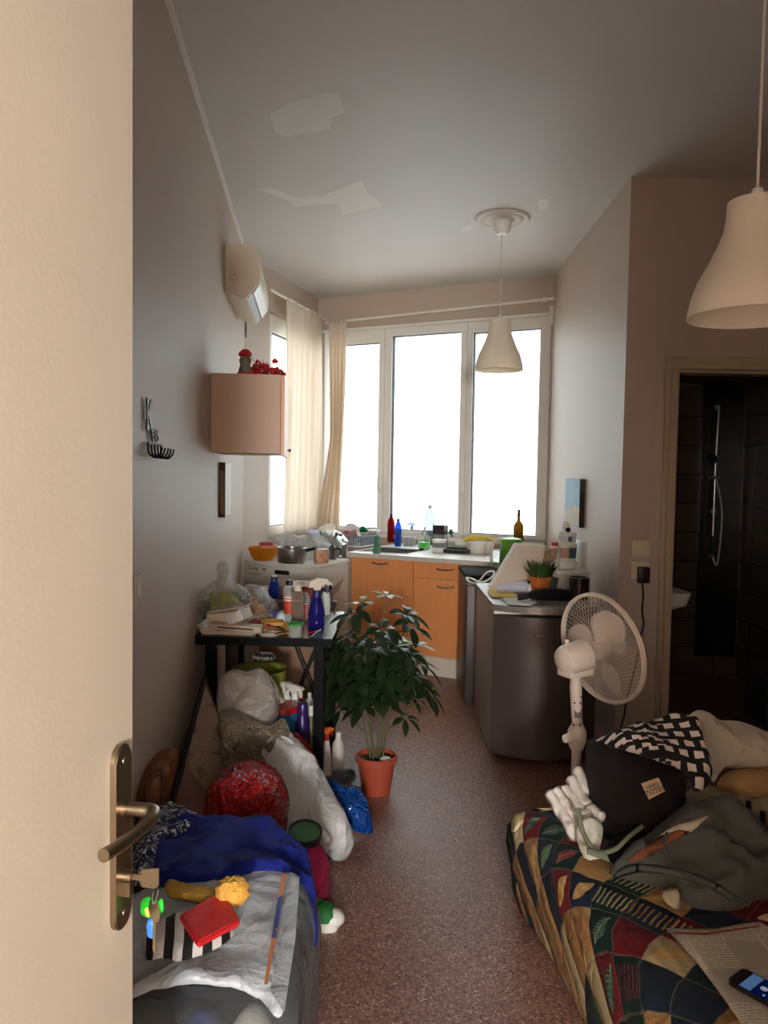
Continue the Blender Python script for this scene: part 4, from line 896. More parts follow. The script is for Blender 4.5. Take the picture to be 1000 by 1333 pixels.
for x, z in ((.075, .088), (.082, .082), (.07, .082)): mq.ball(c+V((x, 0, z)), .011, 8)
M_pet = mat('petal_red', (178, 26, 24), .6, 0, .3, 80); obj('bloom', mq, M_pet, t, 60, at)
obj('petals', mr, mat('petal_red', (178, 26, 24), .6, 0, .3, 80), t, 60, at); obj('leaves', ml, mat('garland_leaf', (58, 58, 30), .6), t, 60, at); obj('stems', ms, mat('stem_brown', (90, 80, 54), .7), t, 60, at)
c2 = WL(cs+.06, .165, zc1+.001); t = thing('figurine', 'little grey figurine with a red hat standing left of the red flowers', 'figurine', c2)
obj('figure_body', MB().lathe([(0, 0), (.03, 0), (.036, .02), (.026, .05), (.032, .075), (.022, .1), (0, .115)], sx=1, sy=.8), mat('figurine_grey', (110, 112, 96), .7, 0, .4, 60), t)
obj('hat', MB().lathe([(0, .135), (.016, .13), (.03, .116), (.034, .1), (.02, .094)], sx=1.05), mat('hat_red', (196, 40, 30), .7), t)
obj('base', MB().lathe([(0, .014), (.04, .012), (.046, .0), (0, 0)]), mat('petal_red', (0, 0, 0)), t)
# air conditioner
a0 = wl_s(wl_pix(293, 340)); az1 = wl_pix(293, 316).z; az0 = wl_pix(293, 378).z; al = .80; hh = az1-az0
prof = [(0, hh), (.155, hh-.002), (.178, hh-.02), (.196, hh*.72), (.206, hh*.45), (.200, hh*.20), (.122, -.042), (.09, -.042), (0, .0)]
ac_a, ac_b = V((.200, hh*.20)), V((.122, -.042)); ac_n = V(((ac_a-ac_b).y, -(ac_a-ac_b).x)).normalized()
def acf(s, u, o=0): q = ac_b+(ac_a-ac_b)*u+ac_n*o; return WL(a0+s, q.x, az0+q.y)
t = thing('air_conditioner', 'cream wall-mounted air conditioner high on the left wall', 'air conditioner', WL(a0+al/2, .1, az0)); at = t.location
def apr(s, m=1): return [WL(a0+s, d*m, az0+z) for d, z in prof]
mb = MB().rings([apr(0), apr(al)]); bmesh.ops.bevel(mb.bm, geom=[e for e in mb.bm.edges if abs(wl_s(e.verts[0].co)-wl_s(e.verts[1].co)) < .01], offset=.006, segments=2, affect='EDGES'); obj('casing', mb, mat('ac_cream', (226, 214, 190), .4, 0, .03), t, 35, at)
mb = MB().hexa([acf(.03, .04), acf(al-.03, .04), acf(al-.03, .42), acf(.03, .42)], [acf(.03, .04, .003), acf(al-.03, .04, .003), acf(al-.03, .42, .003), acf(.03, .42, .003)]); obj('outlet_slot', mb, M_bp, t, 30, at)
mb = MB().hexa([acf(.03, .44), acf(al-.03, .44), acf(al-.03, .93), acf(.03, .93)], [acf(.03, .44, .010), acf(al-.03, .44, .010), acf(al-.03, .93, .004), acf(.03, .93, .004)]); obj('louvre', mb, M_wp, t, 30, at)
mb = MB().tube([WL(a0-.001, .05+.022*math.cos(k/16*2*PI), az0+.07+.022*math.sin(k/16*2*PI)) for k in range(16)], .0018, 5, True); obj('knockout_ring', mb, mat('ac_shadow_line', (170, 158, 136), .5), t, 40, at)
# thin cable below the air conditioner with a coil
q0 = WL(a0+.01, .006, az0); s_e = wl_s(wl_pix(318, 415)); q1 = WL(s_e, .006, wl_pix(318, 415).z); q2 = wl_pix(315, 432)
pts = [q0, q0.lerp(q1, .5), q1]
obj_ = MB().tube(pts, .004, 6); cc = WL(s_e+.02, .012, q1.z-.075)
obj_.tube(curve([q1]+[cc+V((WLD.x*.018*math.cos(a), WLD.y*.018*math.cos(a), .06*math.sin(a))) for a in [PI/2+k/8*2*PI for k in range(14)]], 3, False), .004, 6)
solo('ac_cable', 'thin grey cable ending in a coil on the wall under the air conditioner', 'cable', obj_, mat('cable_grey', (110, 104, 98), .5))
# canvas
s0_, s1_ = wl_s(wl_pix(285, 640)), wl_s(wl_pix(285, 640))+.30; z1_, z0_ = wl_pix(287, 602).z, wl_pix(287, 672.5).z
t = thing('canvas_picture', 'unframed canvas with dark wrapped edge on the left wall below the wall cabinet', 'picture', WL((s0_+s1_)/2, .016, z0_)); at = t.location
mb = MB(); wlb(mb, s0_, s1_, 0.001, .034, z0_, z1_); obj('canvas', mb, mixmask('canvas_edge', (66, 56, 44), (128, 112, 88), lambda nt, x, y, z: E(nt, tex(nt, 'ShaderNodeTexNoise', coords(nt, 'Object'), 0, Scale=9, Detail=3)).gt(.5), .7, 'Object'), t, 30, at)
mb = MB(); wlb(mb, s0_+.002, s1_-.002, .034, .0355, z0_+.002, z1_-.002); obj('painted_face', mb, mat('canvas_face', (208, 206, 200), .5, 0, .1, 6), t, 30, at)
# key rack
ks0, ks1 = wl_s(wl_pix(187, 570)), wl_s(wl_pix(204, 578)); kz = wl_pix(195, 578).z
t = thing('key_rack', 'black wire key rack with lettering and hooks on the left wall', 'key rack', WL((ks0+ks1)/2, .01, kz)); at = t.location
M_wire = mat('wire_black', (34, 31, 30), .5)
text('lettering', 'K', .15, M_wire, t, WL(ks0+.035, .010, kz+.082)-at, WLD.to_3d(), UP, .002); text('lettering', 'eys', .085, M_wire, t, WL(ks0+.125, .010, kz+.035)-at, WLD.to_3d(), UP, .002)
obj('rail', MB().tube([WL(ks0, .012, kz), WL(ks1+.02, .012, kz)], .004, 8), M_wire, t, 40, at)
for k in range(5):
    s = ks0+.01+(ks1-ks0)*k/4; obj('hook', MB().tube(curve([WL(s, .012, kz), WL(s, .014, kz-.03), WL(s, .034, kz-.044), WL(s, .05, kz-.03), WL(s, .054, kz-.012)], 3, False), .0035, 6), M_wire, t, 60, at)
# socket on the left wall
s_ = wl_s(wl_pix(176, 766)); z_ = wl_pix(176, 766).z
t = thing('wall_socket', 'cream wall socket half hidden behind the open entrance door', 'socket', WL(s_, .006, z_-.04)); at = t.location
mb = MB(); wlb(mb, s_-.05, s_+.05, 0, .01, z_-.04, z_+.04); obj('face_plate', mb, mat('socket_cream', (190, 178, 150), .45), t, 30, at); mb = MB(); wlb(mb, s_-.02, s_+.02, .01, .012, z_-.02, z_+.02); obj('insert', mb, M_beige, t, 30, at)
# --- the black table
T1, T2, T3 = pz_(432.5, 832, .76), pz_(252, 828, .76), pz_(426, 796, .76)
tu = (T1-T2); tu.z = 0; TW = tu.length; tu.normalize(); tv = V((-tu.y, tu.x, 0)); TD = .70
def TP(a, b, z=.76): return T2+tu*a+tv*b+UP*(z-.76)
M_blk = mat('black_table', (9, 9, 10), .5, 0, .15, 8, Specular_IOR_Level=.12); M_blkt = mat('black_table_top', (44, 44, 48), .25, 0, .1, 8)
t = thing('side_table', 'square black table against the left wall, loaded with bottles, boxes and bags', 'table', TP(TW/2, TD/2, 0)); at = t.location
mb = MB().hexa([TP(0,0,.722), TP(TW,0,.722), TP(TW,TD,.722), TP(0,TD,.722)], [TP(0,0,.76), TP(TW,0,.76), TP(TW,TD,.76), TP(0,TD,.76)]); o = obj('tabletop', mb, [M_blk, M_blkt], t, 30, at)
for f in o.data.polygons:
    if f.normal.z > .9: f.material_index = 1
for a, b in ((.045, .03), (TW-.085, .03), (.045, TD-.07), (TW-.085, TD-.07)):
    mb = MB().hexa([TP(a,b,0), TP(a+.045,b,0), TP(a+.045,b+.045,0), TP(a,b+.045,0)], [TP(a,b,.7215), TP(a+.045,b,.7215), TP(a+.045,b+.045,.7215), TP(a,b+.045,.7215)]); obj('leg', mb, M_blk, t, 30, at)
def tp(px, py, z=.761): return pz_(px, py, z)
ang = math.atan2(tu.y, tu.x)
# tray
c = tp(294, 822); t = thing('serving_tray', 'beige plastic tray with cut-out handle at the front left of the black table', 'tray', TP(.145, .2, .761), ang); W_, D_ = .285, .36
def rr(w, d, r, z, n=6):
    o = []
    for cx, cy, a0_ in ((w/2-r, d/2-r, 0), (-w/2+r, d/2-r, PI/2), (-w/2+r, -d/2+r, PI), (w/2-r, -d/2+r, 1.5*PI)):
        for k in range(n+1): a = a0_+PI/2*k/n; o.append(V((cx+r*math.cos(a), cy+r*math.sin(a), z)))
    return o
mb = MB().rings([rr(W_-.03, D_-.03, .03, 0), rr(W_, D_, .04, .035), rr(W_+.015, D_+.015, .045, .036), rr(W_+.015, D_+.015, .045, .032), rr(W_-.006, D_-.006, .04, .03), rr(W_-.034, D_-.034, .03, .004)]); obj('tray_body', mb, M_beige, t, 50)
mb = MB(); mb.box((0, -D_/2-.002, .026), (.10, .012, .008), bev=.003); obj('handle_slot', mb, mat('slot_dark', (60, 52, 44), .7), t)
# cartons on the tray
t = thing('carton', 'cream carton with open lid on the tray beside the green pack', 'box', TP(.115, .13, .797), ang+.08); mb = MB(); mb.box((0, 0, .03), (.15, .13, .06), bev=.002, rot=Matrix.Rotation(-.10, 3, 'Y')); obj('box_body', mb, M_beige, t); mb = MB(); mb.box((0, -.004, .072), (.15, .13, .006), rot=Matrix.Rotation(-.16, 3, 'Y')); obj('lid', mb, mat('carton_lid', (206, 190, 170), .7), t)
t = thing('carton', 'small white carton tipped over beside the green pack', 'box', TP(.19, .07, .80), ang-.25); mb = MB(); mb.box((0, 0, .042), (.085, .1, .05), bev=.004, rot=Matrix.Rotation(-.45, 3, 'Y')); obj('box_body', mb, M_paper, t); mb = MB(); mb.box((.014, -.005, .07), (.085, .1, .003), rot=Matrix.Rotation(-.75, 3, 'Y')); obj('flap', mb, M_paper, t)
t = thing('carton', 'long flat white carton lying along the front of the tray', 'box', TP(.19, .035, .785), ang); mb = MB(); mb.box((0, 0, .014), (.235, .07, .028), bev=.002, rot=Matrix.Rotation(.05, 3, 'Y')); obj('box_body', mb, mat('carton_print', (196, 178, 160), .65, 0, .2, 30), t); mb = MB(); mb.box((.0, -.036, .014), (.16, .002, .006), rot=Matrix.Rotation(.05, 3, 'Y')); obj('print_line', mb, M_ink, t)
# green pack inside a clear bag
z = TP(.11, .3, .86)
solo('snack_pack', 'lime green pack showing through the clear bag on the black table', 'pack', pillow([py_(a, b, 3.66) for a, b in ((272,800),(270,780),(277,771),(297,770),(310,780),(311,793),(300,797),(285,801))], .05, .03, .04, .014, .006, 20), mat('lime_pack', (158, 168, 36), .45, 0, .2, 30))
solo('snack_wrapper', 'teal wrapper peeping out left of the lime green pack', 'pack', pillow([py_(a, b, 3.70) for a, b in ((259,806),(258,790),(268,782),(272,796),(272,806))], .02, .02, .02, .014), mat('teal_film', (50, 110, 112), .4))
M_film = film('crinkled_film', (226, 224, 220), 16, .08, .5)
solo('plastic_bag', 'clear crinkled plastic bag pulled up to a knot around the lime green pack', 'plastic bag', pillow([py_(a, b, 3.6) for a, b in ((262,800),(260,775),(272,760),(283,752),(282,738),(287,730),(297,732),(301,745),(306,757),(322,768),(330,785),(322,800),(312,806),(285,806))], .07, .05, .05, .012, .014, 26, .022, 22, seed=3), M_film)
solo('plastic_bag', 'crumpled clear bag lying right of the knotted one on the black table', 'plastic bag', pillow([py_(a, b, 3.82) for a, b in ((315,800),(312,780),(316,766),(326,760),(340,764),(350,774),(360,787),(352,797),(335,802))], .06, .05, .05, .012, .014, 26, .02, 22, seed=5), M_film)
solo('plastic_bag', 'small white bag puffed up behind the crumpled clear bags', 'plastic bag', pillow([py_(a, b, 4.0) for a, b in ((331,790),(330,772),(335,763),(345,765),(350,775),(350,790))], .04, .03, .03, .012, .01, 26, .014, 22, seed=6), M_bagw)
p = tp(334, 806); solo('ginger_root', 'knobbly tan ginger root between the clear bags and the open yellow carton', 'ginger', MB().ball(p+V((-.02, .02, .065)), (.026, .03, .05), 14, amp=.012, sc=30).ball(p+V((.01, .01, .045)), (.03, .025, .03), 14, amp=.01, sc=30).ball(p+V((.035, .0, .025)), (.022, .02, .028), 12, amp=.01, sc=30), mat('ginger_tan', (206, 152, 96), .8, bs=.3))
t = thing('carton', 'open yellow carton lying on its side near the middle of the black table', 'box', TP(.345, .11, .762), ang+.2); mb = MB()
for b_, d_ in (((0,0,.002),(.085,.1,.003)), ((0,0,.052),(.085,.1,.003)), ((-.042,0,.027),(.003,.1,.05)), ((.0,.05,.027),(.085,.003,.05))): mb.box(b_, d_)
M_ycard = mat('yellow_card', (206, 156, 80), .7); obj('box_body', mb, M_ycard, t); mb = MB(); mb.box((-.015, -.075, .068), (.09, .055, .003), rot=Matrix.Rotation(-.5, 3, 'X')); obj('flap', mb, M_ycard, t); mb = MB(); mb.box((.052, -.02, .025), (.003, .07, .05), rz=.3); obj('side_flap', mb, M_ycard, t)
pp = [(348,812),(343,809),(338,812),(333,810),(352,808),(358,811),(330,813),(345,815)]
for k, (a, b) in enumerate(pp):
    q = tp(a, b, .79 if a < 350 else .785); solo('chilli_pepper', 'dried red chilli pepper in the heap on the black table', 'pepper', MB().tube(curve([q+V((-.022, 0, 0)), q+V((0, .008*(-1)**k, .01)), q+V((.026, .012*(-1)**k, -.004))], 4, False), [.004]+[.009]*5+[.007]*2+[.002], 8), mat('chilli_red', (136, 22, 24), .4), None, 'red chilli peppers')
p = tp(352, 830); solo('foil_dish', 'shallow silver dish at the front edge of the black table', 'dish', MB().lathe([(0, 0), (.04, 0), (.065, .016), (.068, .018), (.06, .014), (.038, .003), (0, .003)], n=32, sy=.55), M_beige, TP(.335, .04, .761))
for k, (a, b, dx, dy) in enumerate(((356,822,.05,.02),(364,818,.04,-.03),(350,817,.055,.0),(368,824,.03,.03))):
    q = tp(a, b, .772+.004*k); t = thing('spoon', ('dark spoon lying highest in the cutlery by the silver dish', 'dark spoon pointing away behind the silver dish', 'dark spoon lying flat left of the cup with green rim', 'dark spoon nearest to the cup with green rim')[k], 'spoon', q, group='cutlery on the black table'); obj('handle', MB().tube([(-dx, -dy, 0), (0, 0, .005), (dx*.6, dy*.6, .002)], .003, 6), M_dsteel, t); obj('spoon_bowl', MB().ball((dx*.85, dy*.85, .002), (.014, .011, .004), 12, math.atan2(dy, dx)), M_dsteel, t)
# bottles on the table
p = tp(377, 809); bottle('sauce_bottle', 'squat clear bottle with an orange and white striped label left of the tallest clear bottle', 'bottle', p, sz(43, p), sz(7.5, p), M_clear, None, 'wide', band=(mixmask('orange_stripes', (210, 72, 36), (228, 222, 214), lambda nt, x, y, z: (z.gt(.1))*((z*70).fract().gt(.45)), .5, 'Object'), .25, .8))
p = tp(387.5, 816); bottle('clear_bottle', 'tallest clear bottle with beige cap on the black table', 'bottle', p, sz(55, p), sz(8.3, p), clear('bottle_dusty', (222, 208, 196), .14), M_beige, 'wide', (clear('pale_liquid', (214, 190, 172), .18), .62))
p = tp(398, 806); bottle('sauce_bottle', 'clear bottle with red sauce right of the tallest clear bottle', 'bottle', p, sz(40, p), sz(6, p), M_clear, None, 'round', (mat('tomato', (176, 56, 34), .4), .5))
p = tp(412, 816); bottle('spray_bottle', 'violet blue spray bottle with beige trigger at the right end of the black table', 'spray bottle', p, sz(47, p), sz(11.5, p), clear('violet_bottle', (48, 44, 150), .4), ('trigger', M_beige, mat('violet_collar', (40, 36, 110), .4), .25), 'cone')
p = tp(424, 800); bottle('spray_bottle', 'white and green spray bottle half hidden behind the violet one', 'spray bottle', p, sz(36, p), sz(6, p), mat('pale_green_bottle', (206, 222, 204), .4), ('trigger', M_wp, M_bp, .6), 'trigger')
p = tp(384.5, 829); t = thing('glass_jar', 'small glass jar with bright green rim at the front of the black table', 'jar', p); r = sz(9, p); h = sz(19, p)
obj('jar_body', MB().lathe([(0, 0), (r*.9, 0), (r, .006), (r, h*.9), (r*.92, h*.9), (r*.92, .008), (0, .006)]), clear('jar_glass', (220, 226, 220), .25), t); obj('contents', MB().lathe([(0, .007), (r*.9, .007), (r*.9, h*.6), (0, h*.62)]), mat('jar_cream', (206, 200, 176), .6), t); obj('lid_ring', MB().tube([(r*.98*math.cos(k/28*2*PI), r*.98*math.sin(k/28*2*PI), h*.93) for k in range(28)], .006, 8, True), mat('rim_green', (40, 150, 50), .35), t)
for k, (a, b, c_, d_, m, lb) in enumerate(((402, 824, 414, 821, M_red, 'red pen lying in front of the violet spray bottle'), (404, 830, 418, 819, M_bp, 'black pen lying in front of the violet spray bottle'))):
    q, e_ = tp(a, b, .766), tp(c_, d_, .766); t = thing('pen', lb, 'pen', q); obj('barrel', MB().tube([V((0, 0, 0)), (e_-q)*.8], .0045, 8), m, t); obj('tip', MB().tube([(e_-q)*.8, (e_-q)], [.0045, .001], 8), M_steel, t)
# open cardboard box behind the table and what stands in it
bx0, bx1 = py_(346, 760, 4.5).x, py_(430, 760, 4.5).x; Y0, Y1, ZB = 4.30, 4.78, .79
t = thing('cardboard_box', 'big open cardboard box behind the black table', 'cardboard box', ((bx0+bx1)/2, (Y0+Y1)/2, 0)); at = t.location
mb = MB(); e = .006; cx, cy, wx, wy = (bx0+bx1)/2, (Y0+Y1)/2, bx1-bx0, Y1-Y0
mb.box((cx, cy, e/2), (wx, wy, e)); mb.box((cx, Y0, ZB/2), (wx, e, ZB)); mb.box((cx, Y1, ZB/2), (wx, e, ZB)); mb.box((bx0, cy, ZB/2), (e, wy, ZB)); mb.box((bx1, cy, ZB/2), (e, wy, ZB)); obj('box_body', mb, M_card, t, 30, at)
mb = MB().slab([V((bx0, Y1, ZB)), V((bx1, Y1, ZB)), V((bx1-.03, Y1+.12, ZB+.03)), V((bx0+.03, Y1+.12, ZB+.03))], (0, 0, .004)); obj('flap', mb, M_card, t, 30, at)
mb = MB().slab([V((bx0, Y0, ZB)), V((bx0, Y1, ZB)), V((bx0-.15, Y1-.04, ZB+.015)), V((bx0-.13, Y0+.06, ZB+.01))], (0, 0, .004)); obj('flap', mb, M_card, t, 30, at)
mb = MB().slab([V((bx1, Y0, ZB)), V((bx1, Y1, ZB)), V((bx1+.06, Y1+.1, ZB+.05)), V((bx1+.05, Y0+.2, ZB+.02))], (0, 0, .004)); obj('flap', mb, mat('flap_red', (120, 44, 30), .8), t, 30, at)
mb = MB(); mb.box((cx, cy, .33), (wx-.02, wy-.02, .64), bev=.02); obj('packing', mb, mat('packing_paper', (60, 54, 50), .9), t, 30, at)
def inb(px, py, Y, h): p = py_(px, py, Y); return V((p.x, Y, .655)), p.z-.655
b_, h_ = inb(357, 750, 4.38, 0); bottle('water_bottle', 'dark blue plastic bottle standing in the cardboard box', 'bottle', b_, h_, sz(7.6, b_), clear('dark_blue_pet', (36, 70, 180), .35), mat('dark_cap', (24, 34, 80), .4), 'wide')
b_, h_ = inb(378, 755, 4.42, 0); bottle('cleaner_bottle', 'white bottle with navy cap standing in the cardboard box', 'bottle', b_, h_, sz(9, b_), mat('pale_bottle', (206, 210, 200), .4), mat('navy_cap', (26, 28, 56), .4), 'wide')
b_, h_ = inb(399, 760, 4.42, 0); t = thing('gift_box', 'red box with cream lid on top of the cardboard box', 'box', b_, ang); mb = MB(); mb.box((0, 0, (h_-.02)/2), (.125, .11, h_-.02)); obj('box_body', mb, mat('box_red', (150, 30, 28), .5), t); mb = MB(); mb.box((0, .0, h_+.0), (.14, .14, .034), bev=.003, rot=Matrix.Rotation(-.12, 3, 'X')); obj('lid', mb, mat('box_lid_cream', (226, 216, 204), .6), t)
# --- under and in front of the table
t = thing('storage_crate', 'grey plastic crate standing under the black table', 'crate', TP(.30, .36, 0), ang); mb = MB()
for b_, d_ in (((0,0,.006),(.40,.4,.012)), ((-.2,0,.15),(.01,.4,.30)), ((.2,0,.15),(.01,.4,.30)), ((0,-.2,.15),(.40,.01,.30)), ((0,.2,.15),(.40,.01,.30)), ((0,0,.295),(.40,.4,.012))): mb.box(b_, d_, bev=.003)
obj('crate_body', mb, M_gp, t)
ZK = .302
t = thing('washtub', 'lime green basin under the black table behind the pale bag', 'basin', (py_(338, 880, 3.55).x, 3.56, ZK)); obj('basin_body', MB().lathe([(0, 0), (.10, 0), (.125, .28), (.132, .285), (.12, .28), (.096, .006), (0, .006)], n=40), mat('lime_basin', (122, 132, 48), .4), t)
b_ = py_(346, 872, 3.86); t = tub('paint_tub', 'black tub with a white swirled lid under the black table', 'tub', V((b_.x, 3.80, ZK)), sz(14.5, V((0, 3.8, 0))), 1.5-(858-616)*3.8/1000-ZK, M_bp, mixmask('swirl_lid', (30, 30, 32), (214, 210, 204), lambda nt, x, y, z: E(nt, tex(nt, 'ShaderNodeTexNoise', coords(nt, 'Object'), 0, Scale=26, Distortion=2)).gt(.47), .5, 'Object'), .95)
items = [(362, 892, 876, 3.52, .035, 'white spray bottle nearest the basin under the black table', 'trigger', M_wp, M_wp), (373, 895, 880, 3.60, .033, 'white spray bottle in the middle of those under the black table', 'trigger', M_wp, M_wp), (384, 897, 885, 3.56, .033, 'clear spray bottle with white trigger at the right under the black table', 'trigger', clear('cloudy_plastic', (214, 208, 204), .4), M_wp),
         (389, 905, 902, 3.66, .036, 'red detergent bottle with pink cap under the black table', 'round', M_red, mat('pink_cap', (216, 128, 120), .4)), (403, 905, 902, 3.68, .02, 'slim white bottle beside the table leg under the black table', 'round', M_wp, M_wp), (394, 925, 915, 3.44, .036, 'purple detergent bottle in front under the black table', 'wide', mat('deep_purple', (50, 26, 90), .3), mat('deep_purple', (0, 0, 0))), (405, 925, 918, 3.5, .022, 'olive bottle beside the table leg under the black table', 'round', mat('olive_bottle', (112, 108, 62), .4), M_wp)]
for (px, py, pt, Y, r, lb, kd, m, cp) in items:
    b_ = py_(px, py, Y); ztop = py_(px, pt, Y).z; z0 = ZK if Y > 3.51 else .0
    bottle('cleaner_bottle', lb, 'bottle', V((b_.x, Y, z0)), (ztop-z0)*(.72 if kd == 'trigger' else 1), r, m, ('trigger', cp, cp, -.6) if kd == 'trigger' else cp, kd)
t = thing('plastic_bucket', 'blue plastic bucket under the black table beside the white carrier bag', 'bucket', (py_(367, 930, 3.46).x, 3.47, 0)); obj('bucket_body', MB().lathe([(0, 0), (.055, 0), (.075, .42), (.07, .42), (.05, .006), (0, .006)]), mat('bucket_blue', (44, 110, 160), .4), t); obj('red_lid', MB().lathe([(0, .44), (.07, .44), (.08, .425), (.08, .415)]), M_red, t)
t = thing('folding_rack', 'folded metal rack with crossed legs standing behind the black table', 'rack', (py_(398, 866, 4.18).x, 4.2, 0)); 
for a, b in (((-.16, 0, 0), (.16, 0, .80)), ((.16, .02, 0), (-.16, .02, .80))): obj('leg', MB().tube([a, b], .011, 8), metal('rack_metal', (96, 90, 86), .45), t)
for z in (.06, .79): obj('crossbar', MB().tube([(-.16, .01, z), (.16, .01, z)], .009, 8), metal('rack_metal', (0, 0, 0)), t)
mb = MB(); mb.box((0, 0, .31), (.09, .012, .62), bev=.003); solo('shelf_board', 'pale board leaning upright against the wall under the black table', 'board', mb, M_bodyw, (py_(286, 870, 3.98).x, 3.98, .0), rz=ang)
mb = MB(); mb.box((0, 0, .33), (.065, .022, .66), bev=.003); solo('wooden_plank', 'dark brown plank standing under the black table beside the pale board', 'plank', mb, mat('dark_brown_wood', (62, 36, 26), .6), (py_(302, 870, 3.88).x, 3.88, .0), rz=ang)
# bottles on the floor by the table leg
b_ = pz_(425, 1008, 0); t = bottle('spray_bottle', 'white carton-shaped spray bottle with red neck on the floor beside the table leg', 'spray bottle', b_, sz(54, b_), sz(7, b_), M_wp, ('trigger', mat('orange_trigger', (226, 110, 40), .4), M_red, .7), 'cone', sy=.8)
b_ = pz_(440, 1002, 0); bottle('detergent_bottle', 'plain white bottle on the floor behind the plant', 'bottle', b_, sz(50, b_), sz(8, b_), mat('ivory_plastic', (206, 200, 190), .45), M_wp, 'round')
b_ = pz_(459, 1022, 0)
t = thing('slipper', 'grey rubber slipper on the floor beside the plant pot', 'slipper', b_, .9); mb = MB(); mb.prism([(x*.0+.045*math.cos(a)*(1 if math.sin(a) > 0 else .8), .11*math.sin(a)) for a in [k/24*2*PI for k in range(24)] for x in (0,)], 0, .02); obj('sole', mb, M_gp, t)
obj('strap', MB().grid(lambda u, v: V((.046*math.cos(u*PI), .02+.075*v, .018+.05*math.sin(u*PI)*(1-.35*v))), 12, 6, None, .004), mat('slipper_grey', (98, 100, 104), .5), t, 60)
# --- heap of bags along the wall
solo('carrier_bag', 'greyish white full bag standing against the front of the black table', 'plastic bag', pillow(L3([(282,902,3.27),(288,880,3.27),(304,871,3.27),(322,874,3.27),(340,870,3.27),(357,886,3.27),(365,905,3.26),(363,925,3.26),(360,950,3.25),(366,985,3.22),(372,1040,3.2),(368,1072,3.2),(320,1075,3.2),(286,1070,3.2),(282,1000,3.22),(284,950,3.24)]), .10, .05, .09, .018, .03, 9, .04, 7, seed=2), bagmat('greyish_bag', (182, 174, 166), .4, .5, 4.5, .2))
solo('plastic_bag', 'clear crackling bag of brown paper in front of the greyish bag', 'plastic bag', pillow(L3([(285,935,3.06),(300,925,3.06),(325,935,3.06),(350,945,3.06),(370,935,3.06),(380,965,3.05),(378,1010,3.0),(372,1060,3.0),(330,1085,3.0),(296,1080,3.0),(288,990,3.03)]), .07, .04, .07, .016, .015, 16, .03, 16, seed=4), bagmat('crackle_bag', (150, 136, 114), .22, 1, 12, 0, .3, .25))
T_, B_, R_ = py_(266, 884, 3.22), py_(208, 1105, 2.55), py_(345, 1080, 2.95)
nn = (B_-T_).cross(R_-T_).normalized(); nn = nn if nn.dot(EYE-T_) > 0 else -nn
t = thing('framed_picture', 'picture in clear film leaning cornerwise against the black table', 'picture', B_); at = t.location
X_ = T_+(R_-T_)*.04
q = [B_, R_, T_+(R_-T_)*.05, T_]
mb = MB().slab(q, -nn*.02); obj('back_board', mb, mat('frame_dark', (36, 30, 28), .5), t, 30, at)
def PQ(a, b): return T_+(B_-T_)*a+(R_-T_)*b+nn*.001
M_art = mixmask('pressed_leaf_print', (186, 168, 148), (150, 118, 92), lambda nt, x, y, z: E(nt, tex(nt, 'ShaderNodeTexNoise', coords(nt, 'Object'), 0, Scale=14, Detail=3, Distortion=1)).gt(.56), .35, 'Object')
mb = MB().slab([PQ(.02, .02), PQ(.52, .02), PQ(.34, .66), PQ(.02, .95)], nn*.003); obj('print', mb, M_art, t, 30, at)
mb = MB().slab([PQ(.525, .02), PQ(.98, .02), PQ(.03, .96), PQ(.345, .66)], nn*.003); obj('red_border', mb, mat('border_red', (138, 52, 48), .4), t, 30, at)
mb = MB().tube([T_+nn*.002, B_+nn*.002], .012, 8); obj('frame_rail', mb, M_bp, t, 30, at)
mb = MB().slab([PQ(.0, .03)+nn*.006, PQ(.97, .03)+nn*.006, PQ(.03, .97)+nn*.006], nn*.0008); obj('film', mb, clear('wrap_film', (236, 230, 224), .06, .12, .6, 14, .2), t, 30, at)
solo('leather_bag', 'tan leather bag squeezed between the left wall and the leaning picture', 'bag', pillow(L3([(176,1050,2.28),(183,1015,2.28),(196,990,2.28),(214,975,2.3),(231,976,2.3),(230,1000,2.3),(218,1050,2.3),(212,1130,2.28),(210,1265,2.26),(180,1268,2.24),(174,1150,2.26)]), .06, .03, .05, .018, .012, 12, .012, 9), mat('tan_leather', (108, 62, 36), .5, 0, .25, 10, .3, 60))
t = bpy.data.objects['leather_bag']
obj('strap', MB().tube(curve([p-t.location for p in L3([(190,1065,2.17),(193,1020,2.18),(200,1010,2.18),(211,1005,2.19),(214,1030,2.19),(211,1062,2.19)])], 5, False), .008, 8), mat('strap_leather', (72, 42, 26), .5), t, 60)
M_redbag = bagmat('red_bag', (150, 18, 20), .16, .9, 7, .1, 0)
solo('rubbish_bag', 'shiny round red plastic bag in the middle of the heap', 'plastic bag', pillow(L3([(268,1050,2.5),(274,1018,2.5),(292,1000,2.5),(318,990,2.52),(345,992,2.52),(366,1010,2.5),(377,1040,2.5),(374,1075,2.48),(372,1140,2.46),(372,1222,2.46),(300,1224,2.46),(272,1220,2.46),(268,1130,2.48)]), .15, .08, .1, .011, .014, 14, .016, 24, seed=7), M_redbag)
M_wbag = bagmat('white_carrier', (196, 196, 195), .4, .4, 4, .15)
solo('carrier_bag', 'big white carrier bag slumped down onto the floor beside the red bag', 'plastic bag', pillow(L3([(330,972,3.03),(345,958,3.08),(362,953,3.1),(378,962,3.1),(396,985,3.08),(412,1010,3.06),(432,1045,3.02),(452,1085,2.97),(457,1105,2.95),(450,1119,2.9),(436,1120,2.87),(425,1112,2.88),(408,1128,2.78),(388,1135,2.7),(368,1110,2.72),(360,1070,2.8),(345,1020,2.9),(334,995,2.98)]), .09, .05, .08, .018, .02, 9, .03, 7, seed=9), M_wbag)
t = bpy.data.objects['carrier_bag.002']
